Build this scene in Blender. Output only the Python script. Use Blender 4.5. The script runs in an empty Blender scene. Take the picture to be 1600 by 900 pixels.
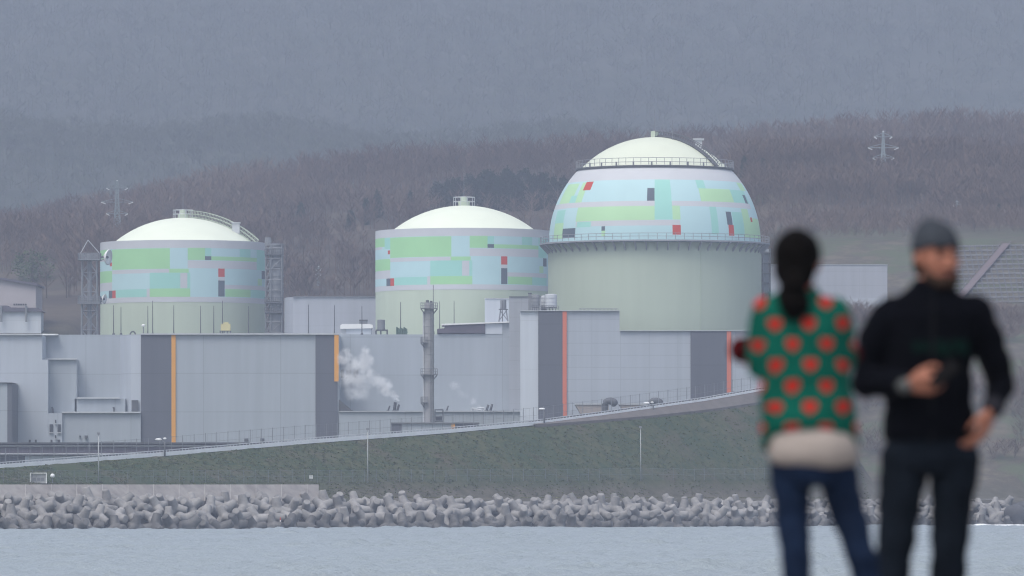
import bpy, math, random
import numpy as np
from mathutils import Vector, Matrix

random.seed(7)
RNG = np.random.default_rng(11)
SC = bpy.context.scene
COL = SC.collection

# ------------------------------------------------------------------ camera, sky, sun, exposure
FP = 10000.0            # focal length in photograph pixels (1600 wide)
HZ = 790.0              # photograph row of the horizon
CZ = 3.85               # lens height over the sea
cam_d = bpy.data.cameras.new('camera')
cam = bpy.data.objects.new('camera', cam_d)
COL.objects.link(cam)
cam.location = (0, 0, CZ)
cam.rotation_euler = (math.radians(90), 0, 0)
cam_d.sensor_width = 36
cam_d.lens = 36 * FP / 1600
cam_d.shift_y = (HZ - 450) / 1600
cam_d.clip_start = 0.5
cam_d.clip_end = 30000
cam_d.dof.use_dof = True
cam_d.dof.focus_distance = 1300
cam_d.dof.aperture_fstop = 4.5
SC.camera = cam

SUN_EL, SUN_AZ = math.radians(60), math.radians(-149)     # azimuth clockwise from +Y
world = bpy.data.worlds.new('World')
SC.world = world
world.use_nodes = True
wn, wl = world.node_tree.nodes, world.node_tree.links
wn.clear()
sky = wn.new('ShaderNodeTexSky')
sky.sky_type = 'NISHITA'
sky.sun_disc = False
sky.sun_elevation = SUN_EL
sky.sun_rotation = SUN_AZ
sky.air_density = 1.0
sky.dust_density = 3.0
sky.ozone_density = 1.5
hsv = wn.new('ShaderNodeHueSaturation')
hsv.inputs['Saturation'].default_value = 0.62
bg = wn.new('ShaderNodeBackground')
bg.inputs['Strength'].default_value = 0.15
wo = wn.new('ShaderNodeOutputWorld')
wl.new(sky.outputs[0], hsv.inputs['Color'])
wl.new(hsv.outputs[0], bg.inputs['Color'])
wl.new(bg.outputs[0], wo.inputs['Surface'])

sun_d = bpy.data.lights.new('sun', 'SUN')
sun_d.energy = 1.4
sun_d.angle = math.radians(25)
sun_d.color = (1.0, 0.96, 0.9)
sun = bpy.data.objects.new('sun', sun_d)
COL.objects.link(sun)
sv = Vector((math.sin(SUN_AZ) * math.cos(SUN_EL), math.cos(SUN_AZ) * math.cos(SUN_EL), math.sin(SUN_EL)))
sun.rotation_euler = sv.to_track_quat('Z', 'Y').to_euler()

SC.view_settings.view_transform = 'Standard'
SC.view_settings.look = 'None'
SC.view_settings.gamma = 1
SC.view_settings.exposure = 0.52
SC.render.engine = 'CYCLES'
SC.cycles.max_bounces = 6
SC.cycles.diffuse_bounces = 3
SC.cycles.glossy_bounces = 2
SC.cycles.volume_bounces = 4
SC.cycles.pixel_filter_type = 'BLACKMAN_HARRIS'
SC.cycles.filter_width = 1.15
SC.cycles.use_denoising = True
HAZE_DENSITY = 0.00023

# ------------------------------------------------------------------ helpers
def X(px, Y): return (px - 800.0) / FP * Y
def Z(py, Y): return CZ + (HZ - py) / FP * Y
def P(px, py, Y): return Vector((X(px, Y), Y, Z(py, Y)))

MATS = {}
def mat(name, color, rough=0.7, var=0.0, scale=1.0, bump=0.0, bscale=None, metal=0.0, spec=0.3, color2=None, obj_rand=0.0, streak=0):
    if name in MATS: return MATS[name]
    m = bpy.data.materials.new(name); m.use_nodes = True
    n, l = m.node_tree.nodes, m.node_tree.links
    b = n['Principled BSDF']
    b.inputs['Roughness'].default_value = rough
    b.inputs['Metallic'].default_value = metal
    b.inputs['Specular IOR Level'].default_value = spec
    b.inputs['Base Color'].default_value = (*color, 1)
    tc = n.new('ShaderNodeTexCoord')
    src = None
    if var > 0 or color2:
        nz = n.new('ShaderNodeTexNoise'); nz.inputs['Scale'].default_value = scale
        nz.inputs['Detail'].default_value = 5; nz.inputs['Roughness'].default_value = 0.62
        if streak:
            mp = n.new('ShaderNodeMapping'); mp.inputs['Scale'].default_value = (1, 1, streak)
            l.new(tc.outputs['Object'], mp.inputs['Vector']); l.new(mp.outputs[0], nz.inputs['Vector'])
        else: l.new(tc.outputs['Object'], nz.inputs['Vector'])
        mx = n.new('ShaderNodeMix'); mx.data_type = 'RGBA'
        rp = n.new('ShaderNodeMapRange'); rp.inputs['From Min'].default_value = 0.3; rp.inputs['From Max'].default_value = 0.7
        l.new(nz.outputs['Fac'], rp.inputs['Value'])
        l.new(rp.outputs[0], mx.inputs['Factor'])
        c2 = color2 if color2 else tuple(min(1, c * (1 + var)) for c in color)
        c1 = color if color2 else tuple(c * (1 - var) for c in color)
        mx.inputs['A'].default_value = (*c1, 1); mx.inputs['B'].default_value = (*c2, 1)
        src = mx.outputs['Result']
    if obj_rand > 0:
        oi = n.new('ShaderNodeObjectInfo')
        mr = n.new('ShaderNodeMapRange'); mr.inputs['To Min'].default_value = 1 - obj_rand; mr.inputs['To Max'].default_value = 1 + obj_rand
        l.new(oi.outputs['Random'], mr.inputs['Value'])
        hv = n.new('ShaderNodeHueSaturation')
        l.new(mr.outputs[0], hv.inputs['Value'])
        if src: l.new(src, hv.inputs['Color'])
        else: hv.inputs['Color'].default_value = (*color, 1)
        src = hv.outputs[0]
    if src: l.new(src, b.inputs['Base Color'])
    if bump > 0:
        nb = n.new('ShaderNodeTexNoise'); nb.inputs['Scale'].default_value = bscale or scale * 4
        nb.inputs['Detail'].default_value = 4
        l.new(tc.outputs['Object'], nb.inputs['Vector'])
        bp = n.new('ShaderNodeBump'); bp.inputs['Strength'].default_value = bump
        l.new(nb.outputs['Fac'], bp.inputs['Height']); l.new(bp.outputs[0], b.inputs['Normal'])
    MATS[name] = m
    return m

def panel_mat(name, color, row, colw, z0, joint=0.83, mortar=0.10, var=0.05):
    """cladding in panels: joints every row metres up and colw metres along"""
    if name in MATS: return MATS[name]
    m = bpy.data.materials.new(name); m.use_nodes = True
    n, l = m.node_tree.nodes, m.node_tree.links
    b = n['Principled BSDF']; b.inputs['Roughness'].default_value = 0.6; b.inputs['Specular IOR Level'].default_value = 0.25
    g = n.new('ShaderNodeNewGeometry'); s = n.new('ShaderNodeSeparateXYZ'); c = n.new('ShaderNodeCombineXYZ')
    l.new(g.outputs['Position'], s.inputs[0])
    ad = n.new('ShaderNodeMath'); ad.operation = 'SUBTRACT'; ad.inputs[1].default_value = z0
    l.new(s.outputs['Z'], ad.inputs[0])
    sx = n.new('ShaderNodeMath'); sx.operation = 'ADD'; l.new(s.outputs['X'], sx.inputs[0]); l.new(s.outputs['Y'], sx.inputs[1])
    l.new(sx.outputs[0], c.inputs['X']); l.new(ad.outputs[0], c.inputs['Y'])
    br = n.new('ShaderNodeTexBrick'); br.offset = 0.0; br.squash = 1.0
    br.inputs['Scale'].default_value = 1.0; br.inputs['Brick Width'].default_value = colw; br.inputs['Row Height'].default_value = row
    br.inputs['Mortar Size'].default_value = mortar; br.inputs['Mortar Smooth'].default_value = 0.3; br.inputs['Bias'].default_value = 0
    br.inputs['Color1'].default_value = (*[x * (1 - var * .5) for x in color], 1)
    br.inputs['Color2'].default_value = (*[x * (1 + var * .5) for x in color], 1)
    br.inputs['Mortar'].default_value = (*[x * joint for x in color], 1)
    l.new(c.outputs[0], br.inputs['Vector'])
    nz = n.new('ShaderNodeTexNoise'); nz.inputs['Scale'].default_value = 0.35; nz.inputs['Detail'].default_value = 5
    mp = n.new('ShaderNodeMapping'); mp.inputs['Scale'].default_value = (2.2, 2.2, 0.10)
    l.new(g.outputs['Position'], mp.inputs['Vector']); l.new(mp.outputs[0], nz.inputs['Vector'])
    mr = n.new('ShaderNodeMapRange'); mr.inputs['From Min'].default_value = .3; mr.inputs['From Max'].default_value = .7
    mr.inputs['To Min'].default_value = 0.93; mr.inputs['To Max'].default_value = 1.03
    l.new(nz.outputs['Fac'], mr.inputs['Value'])
    hv = n.new('ShaderNodeHueSaturation'); l.new(br.outputs['Color'], hv.inputs['Color']); l.new(mr.outputs[0], hv.inputs['Value'])
    l.new(hv.outputs[0], b.inputs['Base Color'])
    MATS[name] = m
    return m

def tag(o, label=None, cat=None, group=None, kind=None):
    if label: o['label'] = label
    if cat: o['category'] = cat
    if group: o['group'] = group
    if kind: o['kind'] = kind
    return o

def thing(name, label, cat, loc=(0, 0, 0), group=None):
    o = bpy.data.objects.new(name, None); COL.objects.link(o)
    o.location = loc; o.empty_display_size = 0.5
    return tag(o, label, cat, group)

def wloc(o):
    v = Vector((0, 0, 0))
    while o is not None:
        v += o.location; o = o.parent
    return v

class MB:
    def __init__(s): s.v = []; s.f = []; s.m = []
    def add(s, vs, fs, mi=0):
        b = len(s.v); s.v += [tuple(v) for v in vs]
        s.f += [tuple(i + b for i in f) for f in fs]; s.m += [mi] * len(fs); return s
    def box(s, x0, x1, y0, y1, z0, z1, mi=0):
        vs = [(x0, y0, z0), (x1, y0, z0), (x1, y1, z0), (x0, y1, z0), (x0, y0, z1), (x1, y0, z1), (x1, y1, z1), (x0, y1, z1)]
        return s.add(vs, [(0, 3, 2, 1), (4, 5, 6, 7), (0, 1, 5, 4), (1, 2, 6, 5), (2, 3, 7, 6), (3, 0, 4, 7)], mi)
    def prism(s, poly, z0, z1, mi=0):
        """plan polygon (counter-clockwise) raised from z0 to z1"""
        k = len(poly)
        vs = [(x, y, z0) for x, y in poly] + [(x, y, z1) for x, y in poly]
        fs = [tuple(range(k - 1, -1, -1)), tuple(range(k, 2 * k))] + [(i, (i + 1) % k, k + (i + 1) % k, k + i) for i in range(k)]
        return s.add(vs, fs, mi)
    def extr(s, poly, y0, y1, mi=0):
        """elevation polygon in x, z pushed from y0 to y1"""
        k = len(poly)
        vs = [(x, y0, z) for x, z in poly] + [(x, y1, z) for x, z in poly]
        fs = [tuple(range(k)), tuple(range(2 * k - 1, k - 1, -1))] + [((i + 1) % k, i, k + i, k + (i + 1) % k) for i in range(k)]
        return s.add(vs, fs, mi)
    def tube(s, p0, p1, r0, r1=None, n=8, cap=True, mi=0):
        p0, p1 = Vector(p0), Vector(p1); r1 = r0 if r1 is None else r1
        d = (p1 - p0)
        if d.length < 1e-6: return s
        q = d.to_track_quat('Z', 'Y'); vs = []
        for p, r in ((p0, r0), (p1, r1)):
            for i in range(n):
                a = 2 * math.pi * i / n
                vs.append(p + q @ Vector((r * math.cos(a), r * math.sin(a), 0)))
        fs = [(i, (i + 1) % n, n + (i + 1) % n, n + i) for i in range(n)]
        if cap: fs += [tuple(range(n - 1, -1, -1)), tuple(range(n, 2 * n))]
        return s.add(vs, fs, mi)
    def path(s, pts, r, n=6):
        for a, b in zip(pts[:-1], pts[1:]): s.tube(a, b, r, r, n)
        return s
    def lathe(s, prof, cx=0, cy=0, n=96, mi=0, cap0=False, cap1=False):
        vs = []; fs = []
        for r, z in prof:
            for i in range(n):
                a = 2 * math.pi * i / n
                vs.append((cx + r * math.cos(a), cy + r * math.sin(a), z))
        for j in range(len(prof) - 1):
            for i in range(n):
                k = (i + 1) % n
                fs.append((j * n + i, j * n + k, (j + 1) * n + k, (j + 1) * n + i))
        if cap0: fs.append(tuple(range(n - 1, -1, -1)))
        if cap1: fs.append(tuple((len(prof) - 1) * n + i for i in range(n)))
        return s.add(vs, fs, mi)
    def limb(s, pts, radii, n=14, flat=(1, 1), up=(0, 0, 1)):
        """closed tapered tube with rounded ends through pts"""
        pts = [Vector(p) for p in pts]; rings = []
        def frame(d):
            d = d.normalized(); u = Vector(up)
            if abs(d.dot(u)) > .95: u = Vector((0, 1, 0)) if abs(d.y) < .9 else Vector((1, 0, 0))
            a = d.cross(u).normalized(); return a, a.cross(d).normalized()
        L = len(pts)
        ds = [(pts[min(i + 1, L - 1)] - pts[max(i - 1, 0)]) for i in range(L)]
        d0, d1 = ds[0].normalized(), ds[-1].normalized()
        seq = [(pts[0] - d0 * radii[0] * .85, radii[0] * .45, ds[0]), (pts[0] - d0 * radii[0] * .5, radii[0] * .83, ds[0])]
        seq += [(p, r, d) for p, r, d in zip(pts, radii, ds)]
        seq += [(pts[-1] + d1 * radii[-1] * .5, radii[-1] * .83, ds[-1]), (pts[-1] + d1 * radii[-1] * .85, radii[-1] * .45, ds[-1])]
        vs = []
        for p, r, d in seq:
            a, b = frame(d)
            for i in range(n):
                t = 2 * math.pi * i / n
                vs.append(p + a * (r * flat[0] * math.cos(t)) + b * (r * flat[1] * math.sin(t)))
        m = len(seq)
        fs = [(j * n + i, j * n + (i + 1) % n, (j + 1) * n + (i + 1) % n, (j + 1) * n + i) for j in range(m - 1) for i in range(n)]
        fs += [tuple(range(n - 1, -1, -1)), tuple((m - 1) * n + i for i in range(n))]
        return s.add(vs, fs)
    def loft(s, secs, n=32, zf=None, sq=2.0):
        """closed stack of ellipses (cx, cy, z, rx, ry); zf(j, angle) lifts a ring's points"""
        vs = []; m = len(secs)
        for j, (cx, cy, z, rx, ry) in enumerate(secs):
            for i in range(n):
                t = 2 * math.pi * i / n
                c, k = math.cos(t), math.sin(t)
                c = math.copysign(abs(c) ** (2 / sq), c); k = math.copysign(abs(k) ** (2 / sq), k)
                vs.append((cx + rx * c, cy + ry * k, z + (zf(j, t) if zf else 0)))
        fs = [(j * n + i, j * n + (i + 1) % n, (j + 1) * n + (i + 1) % n, (j + 1) * n + i) for j in range(m - 1) for i in range(n)]
        fs += [tuple(range(n - 1, -1, -1)), tuple((m - 1) * n + i for i in range(n))]
        return s.add(vs, fs)
    def ball(s, c, r, n=20, m=12, rot=None):
        c = Vector(c); r = r if isinstance(r, (tuple, list)) else (r, r, r)
        vs = [Vector((0, 0, -r[2]))]
        for j in range(1, m):
            t = math.pi * j / m - math.pi / 2
            for i in range(n):
                a = 2 * math.pi * i / n
                vs.append(Vector((r[0] * math.cos(t) * math.cos(a), r[1] * math.cos(t) * math.sin(a), r[2] * math.sin(t))))
        vs.append(Vector((0, 0, r[2])))
        if rot is not None: vs = [rot @ v for v in vs]
        vs = [v + c for v in vs]
        fs = [(0, 1 + (i + 1) % n, 1 + i) for i in range(n)]
        fs += [(1 + j * n + i, 1 + j * n + (i + 1) % n, 1 + (j + 1) * n + (i + 1) % n, 1 + (j + 1) * n + i) for j in range(m - 2) for i in range(n)]
        b = 1 + (m - 2) * n
        fs += [(b + i, b + (i + 1) % n, len(vs) - 1) for i in range(n)]
        return s.add(vs, fs)
    def build(s, name, mt, parent=None, smooth=False, loc=None):
        me = bpy.data.meshes.new(name)
        off = wloc(parent) if parent is not None else Vector(loc or (0, 0, 0))
        me.from_pydata([(v[0] - off.x, v[1] - off.y, v[2] - off.z) for v in s.v], [], s.f)
        for m in (mt if isinstance(mt, (list, tuple)) else [mt]): me.materials.append(m)
        me.polygons.foreach_set('material_index', s.m)
        me.polygons.foreach_set('use_smooth', [bool(smooth)] * len(s.f))
        me.update()
        o = bpy.data.objects.new(name, me); COL.objects.link(o)
        if parent is not None: o.parent = parent
        else: o.location = off
        return o

def smooth_angle(o, deg=40):
    """smooth shading with edges sharper than deg kept crisp"""
    me = o.data
    import bmesh
    bm = bmesh.new(); bm.from_mesh(me)
    for e in bm.edges:
        e.smooth = not (len(e.link_faces) == 2 and e.calc_face_angle(0) > math.radians(deg))
    for f in bm.faces: f.smooth = True
    bm.to_mesh(me); bm.free()
    return o

def melt(mb, name, mt, parent=None, voxel=0.01, it=3, fac=0.5, loc=None):
    """fuse the closed pieces of mb into one continuous skin"""
    o = mb.build(name, mt, parent, True, loc)
    r = o.modifiers.new('r', 'REMESH'); r.mode = 'VOXEL'; r.voxel_size = voxel; r.use_smooth_shade = True
    if it:
        sm = o.modifiers.new('s', 'SMOOTH'); sm.iterations = it; sm.factor = fac
    dg = bpy.context.evaluated_depsgraph_get(); dg.update()
    me = bpy.data.meshes.new_from_object(o.evaluated_get(dg))
    o.modifiers.clear()
    me.materials.clear()
    for m in (mt if isinstance(mt, (list, tuple)) else [mt]): me.materials.append(m)
    me.polygons.foreach_set('use_smooth', [True] * len(me.polygons))
    o.data = me
    return o

def mesh_np(name, V, F, mt, attr=None, smooth=False, loc=(0, 0, 0)):
    """big mesh from arrays; F (m,4) quads; attr: per-vertex floats stored as tint"""
    me = bpy.data.meshes.new(name)
    V = np.asarray(V, np.float32) - np.asarray(loc, np.float32); F = np.asarray(F, np.int32); k = F.shape[1]
    me.vertices.add(len(V)); me.vertices.foreach_set('co', V.ravel())
    me.loops.add(F.size); me.loops.foreach_set('vertex_index', F.ravel())
    me.polygons.add(len(F)); me.polygons.foreach_set('loop_start', np.arange(0, F.size, k, dtype=np.int32))
    me.polygons.foreach_set('use_smooth', np.full(len(F), smooth))
    if attr is not None:
        a = me.attributes.new('tint', 'FLOAT', 'POINT'); a.data.foreach_set('value', np.asarray(attr, np.float32))
    me.materials.append(mt)
    me.update(calc_edges=True); me.validate()
    o = bpy.data.objects.new(name, me); COL.objects.link(o); o.location = loc
    return o

def grid_np(name, xs, ys, zfun, mt, smooth=True):
    gx, gy = np.meshgrid(xs, ys)
    gz = zfun(gx, gy)
    V = np.stack([gx, gy, gz], -1).reshape(-1, 3)
    nx, ny = len(xs), len(ys)
    i = np.arange(nx - 1)[None, :] + nx * np.arange(ny - 1)[:, None]
    F = np.stack([i, i + 1, i + nx + 1, i + nx], -1).reshape(-1, 4)
    return mesh_np(name, V, F, mt, None, smooth)

def sstep(x, a, b):
    t = np.clip((x - a) / (b - a), 0, 1); return t * t * (3 - 2 * t)

_perm = RNG.random((256, 256)).astype(np.float64)
def vnoise(x, y):
    """smooth value noise, 0..1"""
    xi, yi = np.floor(x).astype(int), np.floor(y).astype(int)
    fx, fy = x - xi, y - yi
    fx, fy = fx * fx * (3 - 2 * fx), fy * fy * (3 - 2 * fy)
    g = lambda a, b: _perm[a & 255, b & 255]
    return (g(xi, yi) * (1 - fx) + g(xi + 1, yi) * fx) * (1 - fy) + (g(xi, yi + 1) * (1 - fx) + g(xi + 1, yi + 1) * fx) * fy
def fbm(x, y, o=4):
    t = 0; a = .5
    for k in range(o): t = t + a * vnoise(x * 2 ** k + 17.3 * k, y * 2 ** k - 9.1 * k); a *= .5
    return t

# ------------------------------------------------------------------ terrain
def shore(x): return 1091.9 + 1.328 * np.clip(x, -170, 190)
SH_C = 0.6016                                        # slant of the shore: metres inland per metre of depth
CREST_PX = [-60, 0, 260, 480, 700, 850, 950, 1100, 1185, 1340]
CREST_PY = [733, 728.5, 709, 690, 673.5, 660, 647, 626, 611, 590]
CREST_S = 36.0
def crest_pt(p):
    k = (p - 800) / FP
    Y = (1091.9 + CREST_S / SH_C) / (1 - 1.328 * k)
    return k * Y, Y, Z(np.interp(p, CREST_PX, CREST_PY), Y)
_cx = np.array([crest_pt(p)[0] for p in range(-60, 1341, 20)])
_cz = np.array([crest_pt(p)[2] for p in range(-60, 1341, 20)])
def ridge_py(px):
    return np.interp(px, [-600, 0, 60, 130, 220, 300, 400, 500, 600, 720, 850, 950, 1050, 1150, 1250, 1350, 1480, 1600, 2200],
                     [330, 345, 335, 312, 300, 278, 258, 242, 232, 224, 214, 207, 204, 200, 192, 184, 176, 180, 200])
RIDGE_Y = 2300.0
def H(x, Y):
    x = np.asarray(x, float); Y = np.asarray(Y, float)
    s = (Y - shore(x)) * SH_C
    cz = np.interp(x, _cx, _cz)
    cz = cz + (9 - cz) * sstep(x, 61, 70)
    z = np.interp(s, [-60, -6, 0, 11, 15], [-4, -3.0, -0.8, 4.2, 5.2])
    t = np.clip((s - 17) / (CREST_S - 18 - 0), 0, 1)
    cz = cz - .22
    z = np.where(s > 15, 5.2 + (cz - 5.2) * np.clip((s - 19) / (CREST_S - 19), 0, 1), z)
    z = np.where(s > CREST_S + 5, cz + (9 - cz) * np.clip((s - CREST_S - 5) / 12, 0, 1), z)
    z = np.where(s > CREST_S + 17, 9.0, z)
    # hill behind the plant
    h0 = 1505 + 85 * sstep(x, -112, -101)
    px = x / RIDGE_Y * FP + 800
    zr = Z(ridge_py(px), RIDGE_Y) - 9
    a = Y - h0
    foot = np.interp(a, [0, 70, 110, 150], [9, 46, 50.5, 54])
    tt = np.clip((a - 150) / (RIDGE_Y - h0 - 150), 0, 1)
    hill = np.where(a < 150, foot, 54 + (zr - 54) * tt ** 0.92)
    hill = hill + (fbm(x / 90, Y / 90) - .47) * 26 * sstep(tt, 0.02, .3) * (1 - .8 * sstep(tt, .75, 1))
    hill = np.where(Y > RIDGE_Y, zr - (Y - RIDGE_Y) * 0.22, hill)
    z = np.where(a > 0, np.maximum(z, hill), z)
    # hillside that comes down to the shore on the east
    w = sstep(x, 48, 66) * sstep(s, 13, 24)
    zr2 = np.interp(Y, [1235, 1262, 1330, 1418, 1500, 1650, 1800, 2300, 2500], [5, 10, 34.5, 47.5, 66, 77, 100, 100, 60])
    zr2 = zr2 + (fbm(x / 24 + 5, Y / 24) - .47) * 5 * sstep(Y, 1262, 1290) * (1 - sstep(Y, 1390, 1410))
    z = np.maximum(z, 9 * 0 + w * zr2 + (1 - w) * np.minimum(z, zr2))
    return z

def ground_mat():
    m = bpy.data.materials.new('hillside_ground'); m.use_nodes = True
    n, l = m.node_tree.nodes, m.node_tree.links
    b = n['Principled BSDF']; b.inputs['Roughness'].default_value = 0.95; b.inputs['Specular IOR Level'].default_value = 0.1
    g = n.new('ShaderNodeNewGeometry'); s = n.new('ShaderNodeSeparateXYZ'); l.new(g.outputs['Position'], s.inputs[0])
    def noise(sc, det=6, stretch=None):
        t = n.new('ShaderNodeTexNoise'); t.inputs['Scale'].default_value = sc; t.inputs['Detail'].default_value = det; t.inputs['Roughness'].default_value = .65
        if stretch:
            mp = n.new('ShaderNodeMapping'); mp.inputs['Scale'].default_value = stretch
            l.new(g.outputs['Position'], mp.inputs['Vector']); l.new(mp.outputs[0], t.inputs['Vector'])
        else: l.new(g.outputs['Position'], t.inputs['Vector'])
        return t.outputs['Fac']
    def ramp(src, a, bb):
        r = n.new('ShaderNodeMapRange'); r.interpolation_type = 'SMOOTHSTEP'
        r.inputs['From Min'].default_value = a; r.inputs['From Max'].default_value = bb; l.new(src, r.inputs['Value']); return r.outputs[0]
    def mix(f, A, B):
        x = n.new('ShaderNodeMix'); x.data_type = 'RGBA'; l.new(f, x.inputs['Factor'])
        for k, v in (('A', A), ('B', B)):
            if isinstance(v, tuple): x.inputs[k].default_value = (*v, 1)
            else: l.new(v, x.inputs[k])
        return x.outputs['Result']
    grass = mix(ramp(noise(0.05), .38, .62), (0.046, 0.066, 0.028), (0.082, 0.088, 0.042))
    grass = mix(ramp(noise(0.7), .35, .7), grass, (0.032, 0.058, 0.030))
    bank = mix(ramp(noise(0.11, 7), .50, .68), grass, (0.085, 0.080, 0.052))
    wood = mix(ramp(noise(0.03), .4, .62), (0.060, 0.048, 0.042), (0.095, 0.078, 0.060))
    wood = mix(ramp(noise(0.012), .56, .68), wood, (0.085, 0.100, 0.050))
    wood = mix(ramp(noise(0.02, 4, (1, .5, 1)), .62, .70), wood, (0.15, 0.12, 0.085))
    c = mix(ramp(s.outputs['Y'], 1480, 1640), bank, wood)
    # scrubby brown earth on the east side and low shelf along the shore
    east = n.new('ShaderNodeMath'); east.operation = 'MULTIPLY'
    l.new(ramp(s.outputs['X'], 58, 68), east.inputs[0])
    inv = n.new('ShaderNodeMapRange'); inv.inputs['From Min'].default_value = 1640; inv.inputs['From Max'].default_value = 1480; l.new(s.outputs['Y'], inv.inputs['Value'])
    l.new(inv.outputs[0], east.inputs[1])
    scrub = mix(ramp(noise(0.25), .4, .65), (0.085, 0.075, 0.062), (0.13, 0.115, 0.085))
    scrub = mix(ramp(noise(0.05), .5, .6), scrub, (0.085, 0.10, 0.06))
    c = mix(east.outputs[0], c, scrub)
    low = n.new('ShaderNodeMapRange'); low.inputs['From Min'].default_value = 8.6; low.inputs['From Max'].default_value = 6.4; l.new(s.outputs['Z'], low.inputs['Value'])
    shelf = mix(ramp(noise(0.3), .35, .7), (0.075, 0.072, 0.055), (0.12, 0.11, 0.09))
    lf = n.new('ShaderNodeMath'); lf.operation = 'MULTIPLY'; l.new(low.outputs[0], lf.inputs[0]); l.new(ramp(s.outputs['X'], -55, -15), lf.inputs[1])
    c = mix(lf.outputs[0], c, shelf)
    wet = n.new('ShaderNodeMapRange'); wet.inputs['From Min'].default_value = 4.9; wet.inputs['From Max'].default_value = 4.0; l.new(s.outputs['Z'], wet.inputs['Value'])
    c = mix(wet.outputs[0], c, (0.035, 0.035, 0.036))
    l.new(c, b.inputs['Base Color'])
    bp = n.new('ShaderNodeBump'); bp.inputs['Strength'].default_value = .6; bp.inputs['Distance'].default_value = .5
    l.new(noise(1.2), bp.inputs['Height']); l.new(bp.outputs[0], b.inputs['Normal'])
    return m

xs = np.concatenate([np.linspace(-2400, -420, 34), np.linspace(-400, -170, 30), np.arange(-165, 265, 2.5), np.linspace(270, 420, 24), np.linspace(450, 2400, 34)])
ys = np.concatenate([np.arange(860, 1290, 2.0), np.arange(1290, 1700, 4.0), np.arange(1700, 2560, 9.0)])
ground = grid_np('ground', xs, ys, H, ground_mat())
tag(ground, kind='structure')

def far_ridge_py(px):
    return np.interp(px, [-900, -200, 0, 60, 130, 250, 420, 520, 600, 680, 760, 860, 960, 1050, 1200, 1500, 2500],
                     [190, 150, 166, 172, 181, 180, 167, 180, 197, 196, 186, 174, 182, 196, 214, 230, 260])
def H2(x, Y):
    x = np.asarray(x, float); Y = np.asarray(Y, float)
    px = x / 3200 * FP + 800
    zr = Z(far_ridge_py(px), 3200) - 9
    a = np.interp(Y, [2480, 2600, 3200], [0, .12, 1])
    z1 = 45 + (zr - 45) * a + (fbm(x / 160, Y / 160) - .47) * 60 * sstep(Y, 2500, 2700) * (1 - sstep(Y, 2950, 3150))
    back = np.where(Y > 3200, zr - (Y - 3200) * .25, z1)
    m = np.interp(Y, [3250, 3320, 3700, 4200, 4800, 5200, 5750], [-40, 110, 215, 320, 425, 490, 470]) + (fbm(x / 420 + 3, Y / 900, 5) - .47) * 45 * sstep(Y, 3300, 3700) * (1 - .7 * sstep(Y, 4700, 5200))
    z = np.maximum(back, m)
    return z + (vnoise(x / 9, Y / 9) - .5) * 6 * sstep(Y, 2600, 2700)
far_mat = mat('far_woodland', (0.034, 0.046, 0.037), .95, color2=(0.072, 0.076, 0.066), scale=0.02, spec=.05)
hills = grid_np('hills', np.concatenate([np.linspace(-2600, -560, 60), np.arange(-550, 551, 7.0), np.linspace(560, 2600, 60)]),
                np.concatenate([np.arange(2480, 3260, 8.0), np.arange(3260, 5900, 16.0)]), H2, far_mat)
tag(hills, kind='structure')

# ------------------------------------------------------------------ sea
wav = []
for k in range(30):
    lam = 2.0 * (1.055 ** k) if k < 24 else random.uniform(12, 30)
    th = random.gauss(-1.57, .8)
    amp = 0.036 * lam ** 0.2 if lam < 6 else 0.012
    wav.append((2 * math.pi / lam * math.cos(th), 2 * math.pi / lam * math.sin(th), amp, random.uniform(0, 6.28)))
def sea_z(x, Y):
    z = np.zeros_like(x)
    for kx, ky, a, p in wav:
        z += a * np.sin(kx * x + ky * Y + p)
    gust = 0.35 + 1.6 * fbm(x / 16, Y / 40) ** 2
    z *= gust
    z = z + 0.35 * np.clip(z, 0, None) ** 2
    f = sstep(Y, 296, 318) * sstep(-np.abs(x), -150, -138)
    return z * f - 0.3 * (1 - f)
def sea_mat():
    m = bpy.data.materials.new('sea_water'); m.use_nodes = True
    n, l = m.node_tree.nodes, m.node_tree.links
    b = n['Principled BSDF']; b.inputs['Base Color'].default_value = (0.27, 0.31, 0.33, 1)
    b.inputs['Roughness'].default_value = 0.33; b.inputs['IOR'].default_value = 1.33; b.inputs['Specular IOR Level'].default_value = .5
    g = n.new('ShaderNodeNewGeometry')
    nz = n.new('ShaderNodeTexNoise'); nz.inputs['Scale'].default_value = 2.2; nz.inputs['Detail'].default_value = 5
    l.new(g.outputs['Position'], nz.inputs['Vector'])
    bp = n.new('ShaderNodeBump'); bp.inputs['Strength'].default_value = .9; bp.inputs['Distance'].default_value = .2
    l.new(nz.outputs['Fac'], bp.inputs['Height']); l.new(bp.outputs[0], b.inputs['Normal'])
    return m
SEA = sea_mat()
sea = grid_np('sea', np.arange(-152, 152.1, 0.9), np.arange(294, 1330, 0.62), sea_z, SEA)
tag(sea, kind='structure')
o = MB().add([(-2400, -60, -.42), (2400, -60, -.42), (2400, 1400, -.42), (-2400, 1400, -.42)], [(0, 1, 2, 3)]).build('sea', SEA)
tag(o, kind='structure')

# quay the two people stand on, below the frame
QZ = CZ - 0.715
CONC = mat('concrete', (0.30, 0.29, 0.28), .85, .18, .6, .2)
tag(MB().box(-60, 60, -25, 33, -3, QZ).build('quay', mat('quay_concrete', (0.27, 0.26, 0.25), .88, .25, .35, .3, 6)), kind='structure')

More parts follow.
